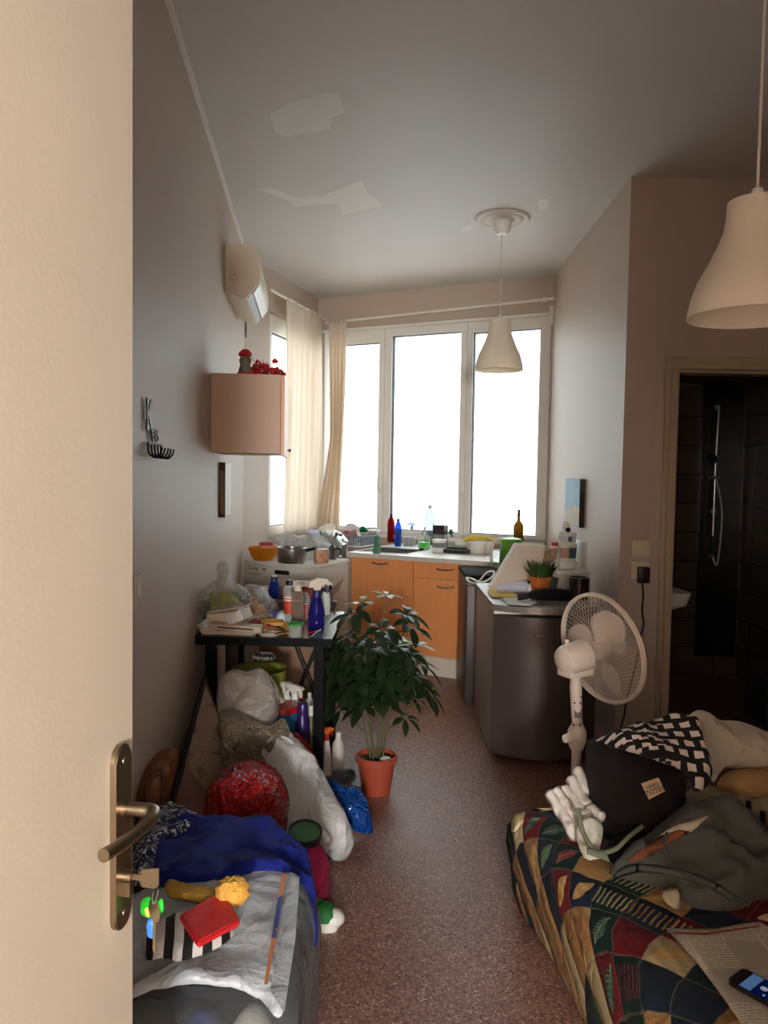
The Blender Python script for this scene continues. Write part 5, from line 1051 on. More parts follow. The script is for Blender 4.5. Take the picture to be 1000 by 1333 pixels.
obj('handle', MB().tube(curve([p-t.location for p in L3([(348,967,2.98),(360,958,3.0),(380,966,3.0),(384,985,2.97),(372,990,2.93)])], 5, False), .007, 6), M_wbag, t, 60)
obj('handle', MB().tube(curve([p-t.location for p in L3([(338,990,2.88),(352,1000,2.82),(356,1020,2.78),(352,1045,2.78)])], 5, False), .0035, 6), M_wbag, t, 60)
solo('food_packet', 'shiny red packet pushed between the white carrier bag and the table leg', 'packet', pillow(L3([(378,956,3.22),(388,954,3.24),(402,970,3.24),(412,985,3.22),(420,1008,3.2),(424,1040,3.18),(414,1050,3.15),(404,1010,3.18),(390,980,3.2)]), .025, .02, .03, .014, .008, 20), mat('packet_red', (150, 24, 30), .25))
M_bluebag = bagmat('blue_bag', (18, 84, 180), .25, 1, 9, .15, .3)
solo('plastic_bag', 'bright blue plastic bag on the floor behind the white carrier bag', 'plastic bag', pillow(L3([(418,1012,3.2),(432,1016,3.22),(448,1026,3.24),(466,1026,3.22),(478,1044,3.18),(484,1070,3.14),(485,1084,3.1),(470,1084,3.08),(456,1078,3.1),(444,1064,3.12),(428,1040,3.16)]), .05, .03, .05, .014, .012, 20, .016, 18, seed=11), M_bluebag)
# pile of cloth, mailer and small things in the foreground
ZP = .50
gp = lambda px, py, z=ZP: pz_(px, py, z)
def pad(cx, cy, rx, ry, z0, z1, pw=4, n=48, amp=.012, sc=9, top=.86):
    rr_ = []
    for f, z in ((.82, z0), (.97, z0+.02), (1.0, z0+.25*(z1-z0)), (1.0, z0+.7*(z1-z0)), (.97, z0+.9*(z1-z0)), (top, z1-.006), (top*.6, z1), (top*.2, z1)):
        R = []
        for k in range(n):
            a = k/n*2*PI; c_, s_ = math.cos(a), math.sin(a); r = (abs(c_)**pw+abs(s_)**pw)**(-1/pw)
            p = V((cx+rx*f*r*c_, cy+ry*f*r*s_, z)); R.append(p+V((c_, s_, 0))*amp*noise.noise(p*sc)*2)
        rr_.append(R)
    return MB().rings(rr_)
xr = gp(408, 1235, .36).x
solo('storage_bag', 'big cloudy clear bag standing under the grey padded mailer', 'plastic bag', pad((xr-.60)/2, 1.70, (xr+.60)/2, .37, .002, .478, 5, 64, .012, 8), clear('cloudy_bag', (206, 210, 214), .10, .14, .7, 12, .35))
for k, (x, y, z, rx, ry, rz_, c_, lb) in enumerate(((-.345, 1.47, .27, .05, .08, .165, (24, 66, 150), 'blue cloth showing through the front of the cloudy clear bag'), (-.25, 1.48, .27, .06, .09, .165, (206, 204, 188), 'cream cloth showing through the front of the cloudy clear bag'), (-.47, 1.50, .26, .08, .10, .165, (112, 110, 102), 'grey cloth bundle at the left inside the cloudy clear bag'), (-.35, 1.80, .20, .17, .18, .19, (60, 66, 84), 'dark bundle deep inside the cloudy clear bag'))):
    solo('clothes_bundle', lb, 'cloth', MB().ball((x, y, z), (rx, ry, rz_), 28, amp=.018, sc=14), cloth('bundle_%d' % k, c_), None)
M_mail = bagmat('mailer_grey', (172, 178, 184), .45, .28, 4, 0, 0, .03)
mo = [(140,1180),(168,1166),(200,1156),(262,1150),(330,1133),(366,1136),(389,1140),(388,1175),(383,1230),(375,1285),(367,1322),(356,1322),(338,1300),(300,1285),(250,1281),(200,1288),(140,1298)]
zz = lambda px, py: ZP+.012+.012*math.sin(px*.03)-(.02 if py > 1290 else 0)
mp_ = [pz_(a, b, zz(a, b)) for a, b in mo]
t = thing('padded_mailer', 'large grey padded mailing bag spread over the cloudy clear bag', 'mailing bag', gp(300, 1200)); at = t.location
obj('bag_body', pillow(mp_, .012, .008, .03, .016, .004, 14, .008, 9, sub=2, up=UP, seed=4), M_mail, t, 180, at)
M_strip = mixmask('printed_edge', (206, 120, 50), (40, 60, 130), lambda nt, x, y, z: E(nt, tex(nt, 'ShaderNodeTexNoise', coords(nt, 'Object'), 0, Scale=16, Detail=1)).gt(.52), .5, 'Object')
obj('printed_edge', pillow([gp(a, b, ZP+.036) for a, b in ((367,1138),(373,1138),(362,1205),(348,1282),(344,1281),(356,1205))], .002, .002, .004, .008, sub=1, up=UP), M_strip, t, 60, at)
obj('sealing_flap', pillow([gp(a, b, ZP+.035) for a, b in ((376,1139),(390,1142),(385,1220),(370,1318),(352,1290),(364,1210))], .003, .002, .008, .012, sub=1, up=UP), M_mail, t, 60, at)
M_blue = cloth('navy_blue_cloth', (16, 30, 112), .2)
solo('blue_cloth', 'royal blue cloth folded across the far edge of the grey mailer, one end hanging down', 'cloth', pillow([pz_(a, b, z) for a, b, z in ((186,1130,.50),(196,1098,.50),(222,1078,.5),(262,1074,.5),(300,1070,.5),(340,1074,.5),(372,1088,.5),(398,1108,.49),(406,1130,.46),(412,1170,.42),(414,1222,.37),(407,1228,.37),(402,1180,.42),(394,1150,.47),(370,1142,.50),(330,1140,.51),(290,1154,.515),(250,1162,.515),(205,1160,.51))], .035, .012, .03, .014, .012, 12, .014, 9, up=UP, seed=3), M_blue)
M_band = mixmask('paisley_print', (18, 26, 62), (206, 212, 224), lambda nt, x, y, z: (E(nt, tex(nt, 'ShaderNodeTexNoise', coords(nt, 'UV'), 0, Scale=30, Detail=1, Distortion=2.5))-.58).abs().lt(.035), .85)
solo('bandana', 'navy bandana with white paisley print at the left end of the blue cloth', 'bandana', pillow([pz_(a, b, z) for a, b, z in ((172,1150,.51),(173,1095,.5),(185,1070,.5),(204,1056,.5),(226,1050,.51),(250,1060,.51),(272,1075,.51),(240,1082,.53),(214,1092,.54),(202,1115,.54),(196,1142,.53))], .03, .02, .03, .012, .008, 14, .01, 10, up=UP, seed=8), M_band)
M_loofah = mat('loofah', (222, 168, 72), .9, 0, .25, 60, .9, 130)
q = gp(303, 1160, ZP+.075); mb = MB().ball((0, 0, 0), (.037, .034, .03), 40)
for v_ in mb.bm.verts: v_.co += v_.co.normalized()*.006*noise.noise(v_.co*110)
solo('bath_sponge', 'round yellow mesh sponge on the grey mailer beside the red wallet', 'sponge', mb, M_loofah, q)
solo('scrub_strip', 'mustard yellow ribbed strip of cloth lying left of the round yellow sponge', 'cloth', pillow([gp(a, b, ZP+.05) for a, b in ((214,1158),(218,1146),(236,1152),(262,1158),(284,1160),(286,1172),(268,1176),(240,1170),(222,1168))], .012, .01, .015, .009, .003, 30, sub=2, up=UP), mat('mustard', (176, 136, 48), .9, 0, .3, 70, .8, 160))
wp_ = [gp(a, b, ZP+.07) for a, b in ((233,1190),(291,1157),(313,1197),(258,1226))]
t = thing('wallet', 'bright red wallet lying on the striped cloth', 'wallet', gp(272, 1192, ZP+.055)); at = t.location
mb = MB().slab(wp_, (0, 0, -.016)); bmesh.ops.bevel(mb.bm, geom=list(mb.bm.edges), offset=.004, segments=3, affect='EDGES'); obj('wallet_body', mb, mat('wallet_red', (196, 32, 38), .5, 0, .06, 30, .3, 120), t, 40, at)
M_stripe = mixmask('black_white_stripes', (14, 14, 16), (196, 194, 190), lambda nt, x, y, z: ((x*26+(y*20).sin()*.35).fract().gt(.5)), .9, bs=.3)
solo('striped_cloth', 'black and white striped cloth under the red wallet', 'cloth', pillow([gp(a, b, ZP+.035) for a, b in ((184,1216),(205,1206),(232,1196),(262,1200),(300,1205),(306,1214),(290,1230),(262,1243),(232,1251),(214,1246),(192,1250),(190,1232))], .022, .012, .03, .011, .006, 24, .006, 14, up=UP, seed=5), M_stripe)
# beside the pile on the floor
solo('pink_cloth', 'crumpled magenta cloth squeezed between the blue cloth and the white carrier bag', 'cloth', pillow(L3([(382,1090,2.62),(400,1092,2.62),(416,1098,2.62),(425,1112,2.6),(430,1135,2.6),(431,1160,2.58),(428,1195,2.56),(400,1197,2.56),(384,1190,2.58),(380,1130,2.6)]), .05, .04, .05, .012, .02, 16, .03, 14, seed=12), cloth('magenta', (134, 26, 62)))
b_ = py_(397, 1083, 2.56); t = thing('round_box', 'round black box with a green lid lying on the magenta cloth', 'box', V((b_.x, b_.y, b_.z-.02)), rot=(.25, .08, 0)); obj('box_body', MB().lathe([(0, 0), (.055, 0), (.058, .012), (.058, .03), (.052, .03), (.05, .02), (0, .02)], n=36), M_bp, t); obj('lid_inlay', MB().lathe([(0, .025), (.05, .0245), (.05, .02)], n=36), mat('lid_green', (44, 104, 56), .35), t)
b_ = pz_(416, 1186, .0); t = thing('sneaker', 'green and white sneaker poking out beside the hanging blue cloth', 'shoe', V((b_.x-.035, 2.5, .0)), -.25)
fo = [(.0, -.11), (.03, -.105), (.044, -.07), (.046, -.02), (.038, .03), (.036, .09), (.03, .125), (0, .135)]
ol = [V((x, -y, 0)) for x, y in fo]+[V((-x, -y, 0)) for x, y in fo[::-1][1:-1]]
ol = [V((p.y, p.x, 0)) for p in ol]
S_ = lambda k, z, hz=0: [V((p.x*k, p.y*k, z+hz*max(0, -p.x*6))) for p in curve(ol, 3)]
obj('sole', MB().rings([S_(1, 0), S_(1.04, .012), S_(1.0, .03)]), M_wp, t, 60); obj('upper', MB().rings([S_(.97, .03), S_(.93, .05, .01), S_(.7, .07, .03), S_(.45, .075, .05), S_(.35, .06, .05)]), mat('sneaker_green', (30, 110, 48), .7), t, 60); obj('toe_cap', MB().ball((.085, 0, .03), (.045, .038, .03), 16), M_wp, t)
solo('dark_cloth', 'dark navy cloth on the floor under the green and white sneaker', 'cloth', pillow(L3([(392,1190,2.46),(414,1186,2.46),(420,1200,2.45),(418,1218,2.44),(408,1232,2.42),(392,1236,2.42)]), .03, .03, .03, .014, .008, 18), cloth('dark_navy', (26, 28, 48)))
# --- potted plant
b_ = pz_(489.5, 1030, 0); t = thing('schefflera', 'leafy umbrella plant in a terracotta pot standing in the passage', 'potted plant', b_); R_ = sz(28, b_); H_ = sz(50, b_)
M_terra = mat('terracotta', (164, 70, 46), .65, 0, .1, 10)
obj('pot', MB().lathe([(0, 0), (R_*.66, 0), (R_*.68, .006), (R_*.88, H_*.82), (R_, H_*.84), (R_, H_*.97), (R_*.95, H_), (R_*.88, H_), (R_*.82, H_*.8), (0, H_*.8)], n=40), M_terra, t)
obj('soil', MB().lathe([(0, H_*.90), (R_*.5, H_*.89), (R_*.86, H_*.86)], n=32), mat('soil', (58, 40, 32), .95, 0, .4, 40, .8, 70), t)
solo('garden_stone', 'pale stone lying on the soil of the terracotta pot', 'stone', MB().ball((0, 0, .012), (.03, .022, .014), 14, amp=.006, sc=40), mat('pale_stone', (190, 196, 180), .7), b_+V((.045, -.03, H_*.87)))
ms, ml, mn = MB(), MB(), MB()
random.seed(21)
def leaflet(mb, base, dirv, L, W, droop, nrm):
    side = dirv.cross(nrm).normalized(); pts = []
    for i in range(7):
        u = i/6; c_ = base+dirv*L*u+UP*(-droop*L*u*u); w_ = W*(math.sin(PI*min(1, (u**1.25)*.93+.06))**.75)
        pts.append((c_-side*w_+nrm*w_*.25, c_, c_+side*w_+nrm*w_*.25))
    vs = [[mb.bm.verts.new(x) for x in r] for r in pts]
    for a, b in zip(vs, vs[1:]):
        mb.bm.faces.new((a[0], a[1], b[1], b[0])); mb.bm.faces.new((a[1], a[2], b[2], b[1]))
def umbel(tip, axis, n, L, mb, droop=.35):
    axis = axis.normalized(); x = axis.orthogonal().normalized(); y = axis.cross(x); a0_ = random.random()*6
    for k in range(n):
        a = a0_+k/n*2*PI+random.uniform(-.15, .15); d = (x*math.cos(a)+y*math.sin(a)+axis*random.uniform(-.1, .35)).normalized(); l_ = L*random.uniform(.75, 1.1)
        leaflet(mb, tip+d*.015, d, l_, l_*.245, droop*random.uniform(.5, 1.4), axis)
scl = b_.y/FPX
stems = [((-.028, .012), (-.10, .24), 11, .60), ((-.014, -.014), (-.045, .27), 11, .62), ((.004, .008), (.012, .30), 11, .66), ((.026, -.012), (.075, .26), 10, .58), ((-.004, .018), (-.07, .36), 9, .58), ((.016, .016), (.045, .3), 9, .6)]
heads = []
# stems lean outwards; leaf heads sit along their upper parts
for (bx, by), (tx, tz), n, top in stems:
    p0 = V((bx, by, H_*.86)); p1 = V((tx*.75, by*2, H_+.20)); p2 = V((tx*1.2, by*3, H_+.40)); p3 = V((tx*1.4, by*3, H_+top-.10))
    cv = curve([p0, p1, p2, p3], 6, False); ms.tube(cv, [.0055-.003*i/len(cv) for i in range(len(cv))], 7)
    for k in range(n):
        u = .42+.58*(k+.5)/n; q = cv[min(len(cv)-1, int(u*(len(cv)-1)))]; a = k*2.4+tx*30; ln = random.uniform(.07, .16)*(1.25-u*.6)
        e_ = q+V((math.cos(a)*ln, math.sin(a)*ln*.8, random.uniform(-.02, .06))); ms.tube([q, q.lerp(e_, .5)+UP*.012, e_], .0022, 5); heads.append((e_, (e_-q).normalized()*.5+UP, random.choice((6, 7, 8)), random.uniform(.075, .105)))
# single branches that stick out as in the photograph
for px, py, dd, n, L, new in ((545,890,-.02,7,.105,0),(560,905,-.03,5,.09,0),(528,935,-.05,6,.085,0),(440,925,-.05,6,.11,0),(432,905,0,6,.1,0),(505,775,.0,6,.07,1),(470,785,.02,6,.07,1),(540,838,-.03,6,.10,1),(528,800,.02,7,.105,0),(535,815,.0,7,.10,0),(450,830,.0,7,.1,0),(445,865,-.03,7,.1,0),(460,800,.0,7,.1,0),(515,855,-.06,7,.1,0),(470,850,-.08,7,.1,0),(490,885,-.09,7,.1,0),(458,890,-.06,7,.1,0),(505,910,-.06,7,.09,0),(475,920,-.06,7,.1,0),(520,880,-.04,7,.1,0),(485,830,-.07,7,.09,0),(500,820,-.02,7,.09,0),(455,850,.05,7,.1,0),(470,880,.06,7,.1,0),(515,835,.06,7,.09,0)):
    e_ = py_(px, py, b_.y+dd)-b_; root_ = V((e_.x*.35, e_.y*.3, max(H_+.12, e_.z-.14))); ms.tube(curve([root_, root_.lerp(e_, .55)+UP*.015, e_], 4, False), .0026, 5)
    if new: umbel(e_, UP+V((e_.x, 0, 0)), n, L, mn, .1)
    else: heads.append((e_, UP*.8+V((e_.x*3, -.25, 0)), n, L))
for e_, ax_, n, L in heads: umbel(e_, ax_, n, L, ml, .45)
obj('stems', ms, mat('plant_stem', (84, 84, 50), .6), t, 60)
M_leaf = mat('glossy_leaf', (30, 46, 22), .42, 0, .35, 12); M_leafn = mat('young_leaf', (104, 140, 56), .4, 0, .2, 20)
obj('foliage', ml, M_leaf, t, 180, recalc=False); o = obj('young_leaves', mn, M_leafn, t, 180, recalc=False); o['label'] = 'light green young leaves'
# ================================================================ RIGHT SIDE AND CEILING
from mathutils.bvhtree import BVHTree
def surf(mb, px, py, lift=.002):
    t_ = BVHTree.FromBMesh(mb.bm); r = ray(px, py).normalized(); h = t_.ray_cast(EYE, r)
    return (h[0]-r*lift) if h[0] else None
# pendant lamps
M_shade = thinlit('lamp_shade_plastic', (248, 240, 224), .42, 0, .4); M_cordw = mat('white_cord', (206, 200, 190), .5)
def pendant(label, x, y, zb, R, H, rose):
    t = thing('pendant_lamp', label, 'pendant lamp', (x, y, zb))
    f = ((1, 0), (.985, .06), (.94, .18), (.85, .32), (.70, .47), (.57, .62), (.48, .76), (.45, .88), (.44, 1.0))
    pr = [(R*a, H*b) for a, b in f]; pr = pr+[(.012, H*1.0), (.012, H-.004)]+[(R*a-.004, H*b-(.004 if b == 1 else 0)) for a, b in f[::-1]]+[(R, 0)]
    obj('lamp_shade', MB().lathe(pr, n=56), M_shade, t, 50)
    obj('socket', MB().lathe([(0, H-.06), (.02, H-.06), (.022, H-.01), (.011, H+.03), (0, H+.03)]), M_wp, t)
    obj('bulb', MB().lathe([(0, H-.16), (.02, H-.155), (.03, H-.125), (.024, H-.095), (.013, H-.06), (0, H-.06)]), mat('bulb_glass', (232, 230, 222), .3), t)
    top = CEIL-zb
    obj('cord', MB().tube([(0, 0, H+.02), (0, 0, top-.05)], .0035, 8), M_cordw, t)
    obj('ceiling_cup', MB().lathe([(0, top-.105), (.034, top-.10), (.05, top-.075), (.056, top-.04), (.058, top-.022 if rose else top-.002), (0, top-.022 if rose else top-.002)], n=32), M_wp, t)
    return t
pc = pz_(654, 288, CEIL-.02); RB = sz(31, pc)
zb = 1.5-(484-621)*pc.y/FPX
pendant('white bell-shaped pendant lamp hanging in front of the window', pc.x, pc.y, zb, RB, sz(64, pc), True)
c = V((pc.x, pc.y, CEIL-.02)); solo('ceiling_rose', 'round plaster ceiling rose above the far pendant lamp', 'ceiling rose', MB().lathe([(0, 0), (.065, 0), (.08, .008), (.10, .002), (.12, .002), (.135, .010), (.15, .004), (.165, .006), (.175, .018), (0, .018)], n=56), mat('plaster_white', (214, 206, 194), .6), c)
pn = py_(980, 412, 1.86); pendant('large white bell-shaped pendant lamp close by at the right edge', pn.x, pn.y, pn.z-.002, .149, .272, False)
# canvas on the right wall of the bay
t = thing('canvas_picture', 'small blue and sand coloured canvas on the right wall beside the window', 'picture', (1.30, 5.25, 1.18)); y0, y1 = 5.06, 5.50; z0, z1 = 1.5-(686-621)*.00506, 1.5-(622.5-621)*.00506
xw = lambda y: 1.308+(y-4.236)*(1.344-1.308)/(6.281-4.236)
at = t.location
mb = MB().hexa([(xw(y0)-.034, y0, z0), (xw(y0)-.001, y0, z0), (xw(y1)-.001, y1, z0), (xw(y1)-.034, y1, z0)], [(xw(y0)-.034, y0, z1), (xw(y0)-.001, y0, z1), (xw(y1)-.001, y1, z1), (xw(y1)-.034, y1, z1)]); obj('canvas', mb, mixmask('wrapped_edge', (34, 26, 22), (62, 66, 70), lambda nt, x, y, z: z.gt(.22), .6, 'Object'), t, 30, at)
mb = MB().hexa([(xw(y0)-.036, y0+.002, z0+.002), (xw(y0)-.034, y0+.002, z0+.002), (xw(y1)-.034, y1-.002, z0+.002), (xw(y1)-.036, y1-.002, z0+.002)], [(xw(y0)-.036, y0+.002, z1-.002), (xw(y0)-.034, y0+.002, z1-.002), (xw(y1)-.034, y1-.002, z1-.002), (xw(y1)-.036, y1-.002, z1-.002)]); obj('painted_face', mb, mixmask('seaside_paint', (186, 170, 140), (118, 160, 186), lambda nt, x, y, z: (z+E(nt, tex(nt, 'ShaderNodeTexNoise', coords(nt, 'Object'), 0, Scale=5))*.16).gt(.20), .6, 'Object'), t, 30, at)
# switch, socket, plug on the bathroom wall
def wallbox(mb, px0, px1, py0, py1, d0, d1, bev=.003):
    a, b = py_(px0, (py0+py1)/2, NR.y), py_(px1, (py0+py1)/2, NR.y); z1_, z0_ = py_((px0+px1)/2, py0, NR.y).z, py_((px0+px1)/2, py1, NR.y).z
    mb.box(((a.x+b.x)/2, NR.y-(d0+d1)/2, (z0_+z1_)/2), (b.x-a.x, d1-d0, z1_-z0_), bev=bev); return mb
M_sw = mat('switch_cream', (216, 200, 172), .4, 0, .03)
q = py_(834, 726, NR.y); t = thing('light_switch', 'square cream light switch on the wall beside the bathroom door', 'light switch', q); at = t.location
obj('face_plate', wallbox(MB(), 822.5, 846, 703, 726, 0, .009), M_sw, t, 30, at); obj('rocker', wallbox(MB(), 826.5, 842, 706.5, 722.5, .009, .014), M_sw, t, 30, at)
q = py_(834, 753, NR.y); t = thing('wall_socket', 'square cream wall socket under the light switch', 'socket', q); at = t.location
obj('face_plate', wallbox(MB(), 821.5, 845, 731, 753.5, 0, .009), M_sw, t, 30, at); obj('insert', wallbox(MB(), 826, 840, 735, 750, .009, .011), M_sw, t, 30, at)
q = py_(835, 757, NR.y-.03); t = thing('power_plug', 'black plug pushed into the wall socket, its black cord running down', 'plug', q); at = t.location
obj('plug_body', wallbox(MB(), 828, 843, 737, 758, .0115, .05, .008), M_bp, t, 40, at)
obj('cord', MB().tube(curve([py_(a, b, NR.y-d) for a, b, d in ((836,756,.03),(837.5,775,.03),(836,795,.02),(838,812,.02),(834,830,.02),(831,850,.02),(824,880,.02),(815,915,.02),(812,935,.02),(800,965,.02),(775,1000,.1))], 5, False), .005, 8), M_bp, t, 60, at)
# bathroom things seen through the doorway
xs_ = py_(931, 600, 5.79).x
t = thing('shower_column', 'chrome shower rail on the dark bathroom wall', 'shower', (xs_, 5.78, .95)); z_ = lambda y: 1.5-(y-627)*5.78/1000-.95
obj('riser', MB().tube([(0, 0, z_(700)), (.0, 0, z_(600)), (.012, 0, z_(530))], .011, 12), M_chrome, t); obj('slider', MB().tube([(-.05, -.02, z_(624)), (.03, -.02, z_(624))], .012, 12), M_chrome, t)
for y in (533, 668, 728): obj('bracket', MB().lathe([(0, .0), (.022, .002), (.022, .035), (0, .04)], M=Matrix.Translation((0, .04, z_(y))) @ Matrix.Rotation(PI/2, 4, 'X')), M_chrome, t)
obj('hose', MB().tube(curve([V((.0, -.02, z_(624))), V((.05, -.03, z_(670))), V((.03, -.03, z_(735))), V((0, -.01, z_(728)))], 6, False), .007, 8), M_dsteel, t)
obj('hand_shower', MB().lathe([(0, .02), (.04, .018), (.045, 0), (0, -.004)], M=Matrix.Translation((-.06, -.06, z_(600))) @ Matrix.Rotation(1.0, 4, 'X')), M_dsteel, t)
t = thing('shower_head', 'round overhead shower rose at the top left of the dark bathroom', 'shower', (py_(893, 505, 5.5).x, 5.5, py_(893, 505, 5.5).z)); obj('rose', MB().lathe([(0, .03), (.02, .03), (.11, .012), (.11, 0), (0, -.002)], n=32), M_dsteel, t); obj('arm', MB().tube([(0, 0, .03), (0, .05, .05), (0, .35, .05)], .01, 8), M_dsteel, t)
q = py_(877, 779, 4.75); t = thing('wash_basin', 'small white wash basin just inside the bathroom', 'wash basin', (q.x-.10, 4.76, q.z-.06)); mb = MB().rings([rr(.2, .16, .05, 0), rr(.3, .26, .05, .03), rr(.34, .30, .05, .11), rr(.3, .26, .04, .11), rr(.26, .22, .04, .05), rr(.1, .08, .03, .03)]); obj('basin_body', mb, M_wp, t, 40); obj('pedestal', MB().lathe([(.07, .01), (.055, -.2), (.06, -(q.z-.06)+.001), (0, -(q.z-.06)+.001)]), M_wp, t)
q = py_(1004, 940, 4.6); t = thing('suitcase', 'dark ribbed suitcase standing in the bathroom doorway at the right edge', 'suitcase', (q.x, 4.62, 0)); H_ = 1.5-(890-628)*.0046
mb = MB(); mb.box((0, 0, H_/2+.02), (.19, .3, H_-.04), bev=.025, seg=3); obj('shell', mb, mat('suitcase_teal', (40, 50, 54), .4), t)
for k in range(4): mb = MB(); mb.box((0, -.151, .06+k*(H_-.1)/4+.02), (.15, .008, .02), bev=.003); obj('rib', mb, mat('suitcase_rib', (84, 96, 100), .4), t)
obj('handle', MB().tube(curve([V((-.05, 0, H_)), V((-.04, 0, H_+.03)), V((.04, 0, H_+.03)), V((.05, 0, H_))], 4, False), .008, 8), M_bp, t)
# ---------------------------------------------------------------- standing fan
M_fan = mat('fan_white', (222, 206, 190), .42, 0, .03); M_blade = thinlit('fan_blade', (226, 212, 198), .2, 0, .35)
fc = py_(783, 844, 2.95); fa = V((.87, .47, .17)).normalized(); pb = py_(752, 930, 2.94)
t = thing('standing_fan', 'white standing fan with round wire cage beside the fridge', 'fan', (pb.x, pb.y, 0)); at = t.location
Q_ = fa.to_track_quat('Z', 'Y').to_matrix().to_4x4(); MF = Matrix.Translation(fc-at) @ Q_
RC = .214
def dome(sgn, dep, hub, n, cur):
    mb = MB()
    for k in range(n):
        a = k/n*2*PI; pts = []
        for i in range(8):
            u = i/7; r = hub+(RC-hub)*u; aa = a+cur*(1-u)*.9
            pts.append(MF @ V((r*math.cos(aa), r*math.sin(aa), sgn*dep*(1-u**2.6))))
        mb.tube(pts, .0011, 4, cap=False)
    return mb
obj('rear_guard', dome(-1, .075, .045, 64, .7), M_fan, t, 180)
obj('front_guard', dome(1, .085, .035, 64, -.7), M_fan, t, 180)
mb = MB()
for z in (-.006, .006): mb.tube([MF @ V((RC*math.cos(k/60*2*PI), RC*math.sin(k/60*2*PI), z)) for k in range(60)], .0065, 8, True)
obj('guard_ring', mb, M_fan, t, 180)
obj('front_badge', MB().lathe([(0, .004), (.04, .002), (.042, -.004), (0, -.006)], M=MF @ Matrix.Translation((0, 0, .085))), M_fan, t)
yv = (MF.to_3x3().inverted() @ UP).normalized(); aup = math.atan2(yv.y, yv.x)
for k, a0_ in enumerate((.55, 2.7, 4.75)):
    def fn(u, v, a0_=a0_):
        r = .03+.155*u; wd = (.25+.62*math.sin(PI*min(1, u*.85+.1))**.8); aa = aup+a0_+(v-.5)*2*wd*.75
        rr_ = r*(1-.12*(2*v-1)**4*u)
        return MF @ V((rr_*math.cos(aa), rr_*math.sin(aa), -.01+.045*(v-.5)))
    obj('blade', MB().grid(fn, 14, 12, None, .002), M_blade, t, 180)
obj('blade_hub', MB().lathe([(0, .03), (.03, .025), (.036, -.03), (0, -.035)], M=MF), M_fan, t)
mb = MB().lathe([(0, -.205), (.03, -.203), (.052, -.192), (.058, -.175), (.06, -.09), (.05, -.078), (0, -.076)], M=MF, n=36); obj('motor_housing', mb, M_fan, t, 40)
mb = MB()
for r in (.012, .02, .028, .036): mb.tube([MF @ V((r*math.cos(k/24*2*PI), r*math.sin(k/24*2*PI), -.203+(r*.15))) for k in range(24)], .0022, 5, True)
obj('vent_rings', mb, mat('vent_grey', (170, 158, 146), .5), t, 60)
mo_ = MF @ V((0, 0, -.13)); mb = MB(); mb.box(mo_-UP*.055, (.12, .075, .03), math.atan2(fa.y, fa.x), .006); obj('motor_bracket', mb, M_fan, t)
obj('swing_knob', MB().lathe([(0, .026), (.009, .026), (.01, .018), (.004, .016), (.004, 0)], (mo_-fa*.05+UP*.055).to_tuple()), M_fan, t)
ptop = mo_-UP*.06; zc_ = py_(750, 958, 2.94).z
obj('pole', MB().tube([ptop, V((ptop.x*.85, ptop.y*.85, ptop.z-.06)), V((0, 0, zc_+.05)), V((0, 0, .03))], [.018, .023, .021, .0125], 14), M_fan, t, 60)
pan_ = [V((.0, -.022, 0))]
d_ = MB()
for k, (z, w_) in enumerate(((-.09, .004), (-.115, .004), (-.20, .004))):
    for s in (-1, 1): d_.box((ptop.x*.6+s*.011, ptop.y*.6-.022, ptop.z+z), (.005, .006, .006))
obj('screw_holes', d_, mat('hole_dark', (70, 62, 56), .6), t)
mb = MB(); mb.box((ptop.x*.25-.0, ptop.y*.25-.0215, zc_+.10), (.03, .006, .036), bev=.002); obj('rating_plate', mb, mat('plate_grey', (110, 100, 92), .5), t)
obj('height_collar', MB().lathe([(0, .05), (.024, .045), (.036, .02), (.036, -.02), (.026, -.05), (0, -.055)], (0, 0, zc_)), M_fan, t)
obj('clamp_knob', MB().tube([(-.03, -.02, zc_), (-.055, -.035, zc_)], [.02, .016], 12), M_fan, t)
obj('base', MB().lathe([(0, .045), (.02, .045), (.04, .03), (.15, .018), (.165, .008), (.165, 0), (0, 0)], n=40), M_fan, t)
# ---------------------------------------------------------------- bed under a patchwork quilt
m, nt, out = nt_new('patchwork_quilt'); co = coords(nt); x, y, z = xyz(nt, co)
X = x+z; Y = y-z
ca, sa = math.cos(.62), math.sin(.62)
wob = E(nt, tex(nt, 'ShaderNodeTexNoise', co, 0, Scale=7, Detail=2)); wob = (wob-.5)*.035
U_ = (X*ca+Y*sa+wob)/.118; V_ = (Y*ca-X*sa+wob)/.118
cu, cv = U_.floor(), V_.floor(); fu, fv = U_.fract()-.5, V_.fract()-.5
def wn(k):
    cb = nt.nodes.new('ShaderNodeCombineXYZ'); nt.links.new(cu.k, cb.inputs[0]); nt.links.new(cv.k, cb.inputs[1]); cb.inputs[2].default_value = k
    w_ = nd(nt, 'ShaderNodeTexWhiteNoise'); nt.links.new(cb.outputs[0], w_.inputs['Vector']); return E(nt, w_.outputs['Value'])
def ramp(f, cols):
    cr = nd(nt, 'ShaderNodeValToRGB'); nt.links.new(f.k, cr.inputs[0]); e = cr.color_ramp; e.interpolation = 'CONSTANT'
    for i, c_ in enumerate(cols):
        k = e.elements[i] if i < 2 else e.elements.new(i/len(cols)); k.position = i/len(cols); k.color = rgb(c_)
    return cr.outputs[0]
r1_, r2_, r3_ = wn(1.5), wn(2.5), wn(3.5)
basec = ramp(r1_, [(20,44,36),(104,16,24),(22,32,52),(166,126,78),(16,38,34),(176,156,116),(94,14,22),(28,36,50),(150,108,58)])
leafc = ramp(r2_, [(70,104,66),(214,196,150),(132,30,36),(40,84,60),(198,152,84)])
lv = (fu+fv)*.707; lu = (fu-fv)*.707
leaf = (lv.abs()-(E.c(nt, .20)-lu*lu*.95)).lt(0)*(r3_.gt(.5))
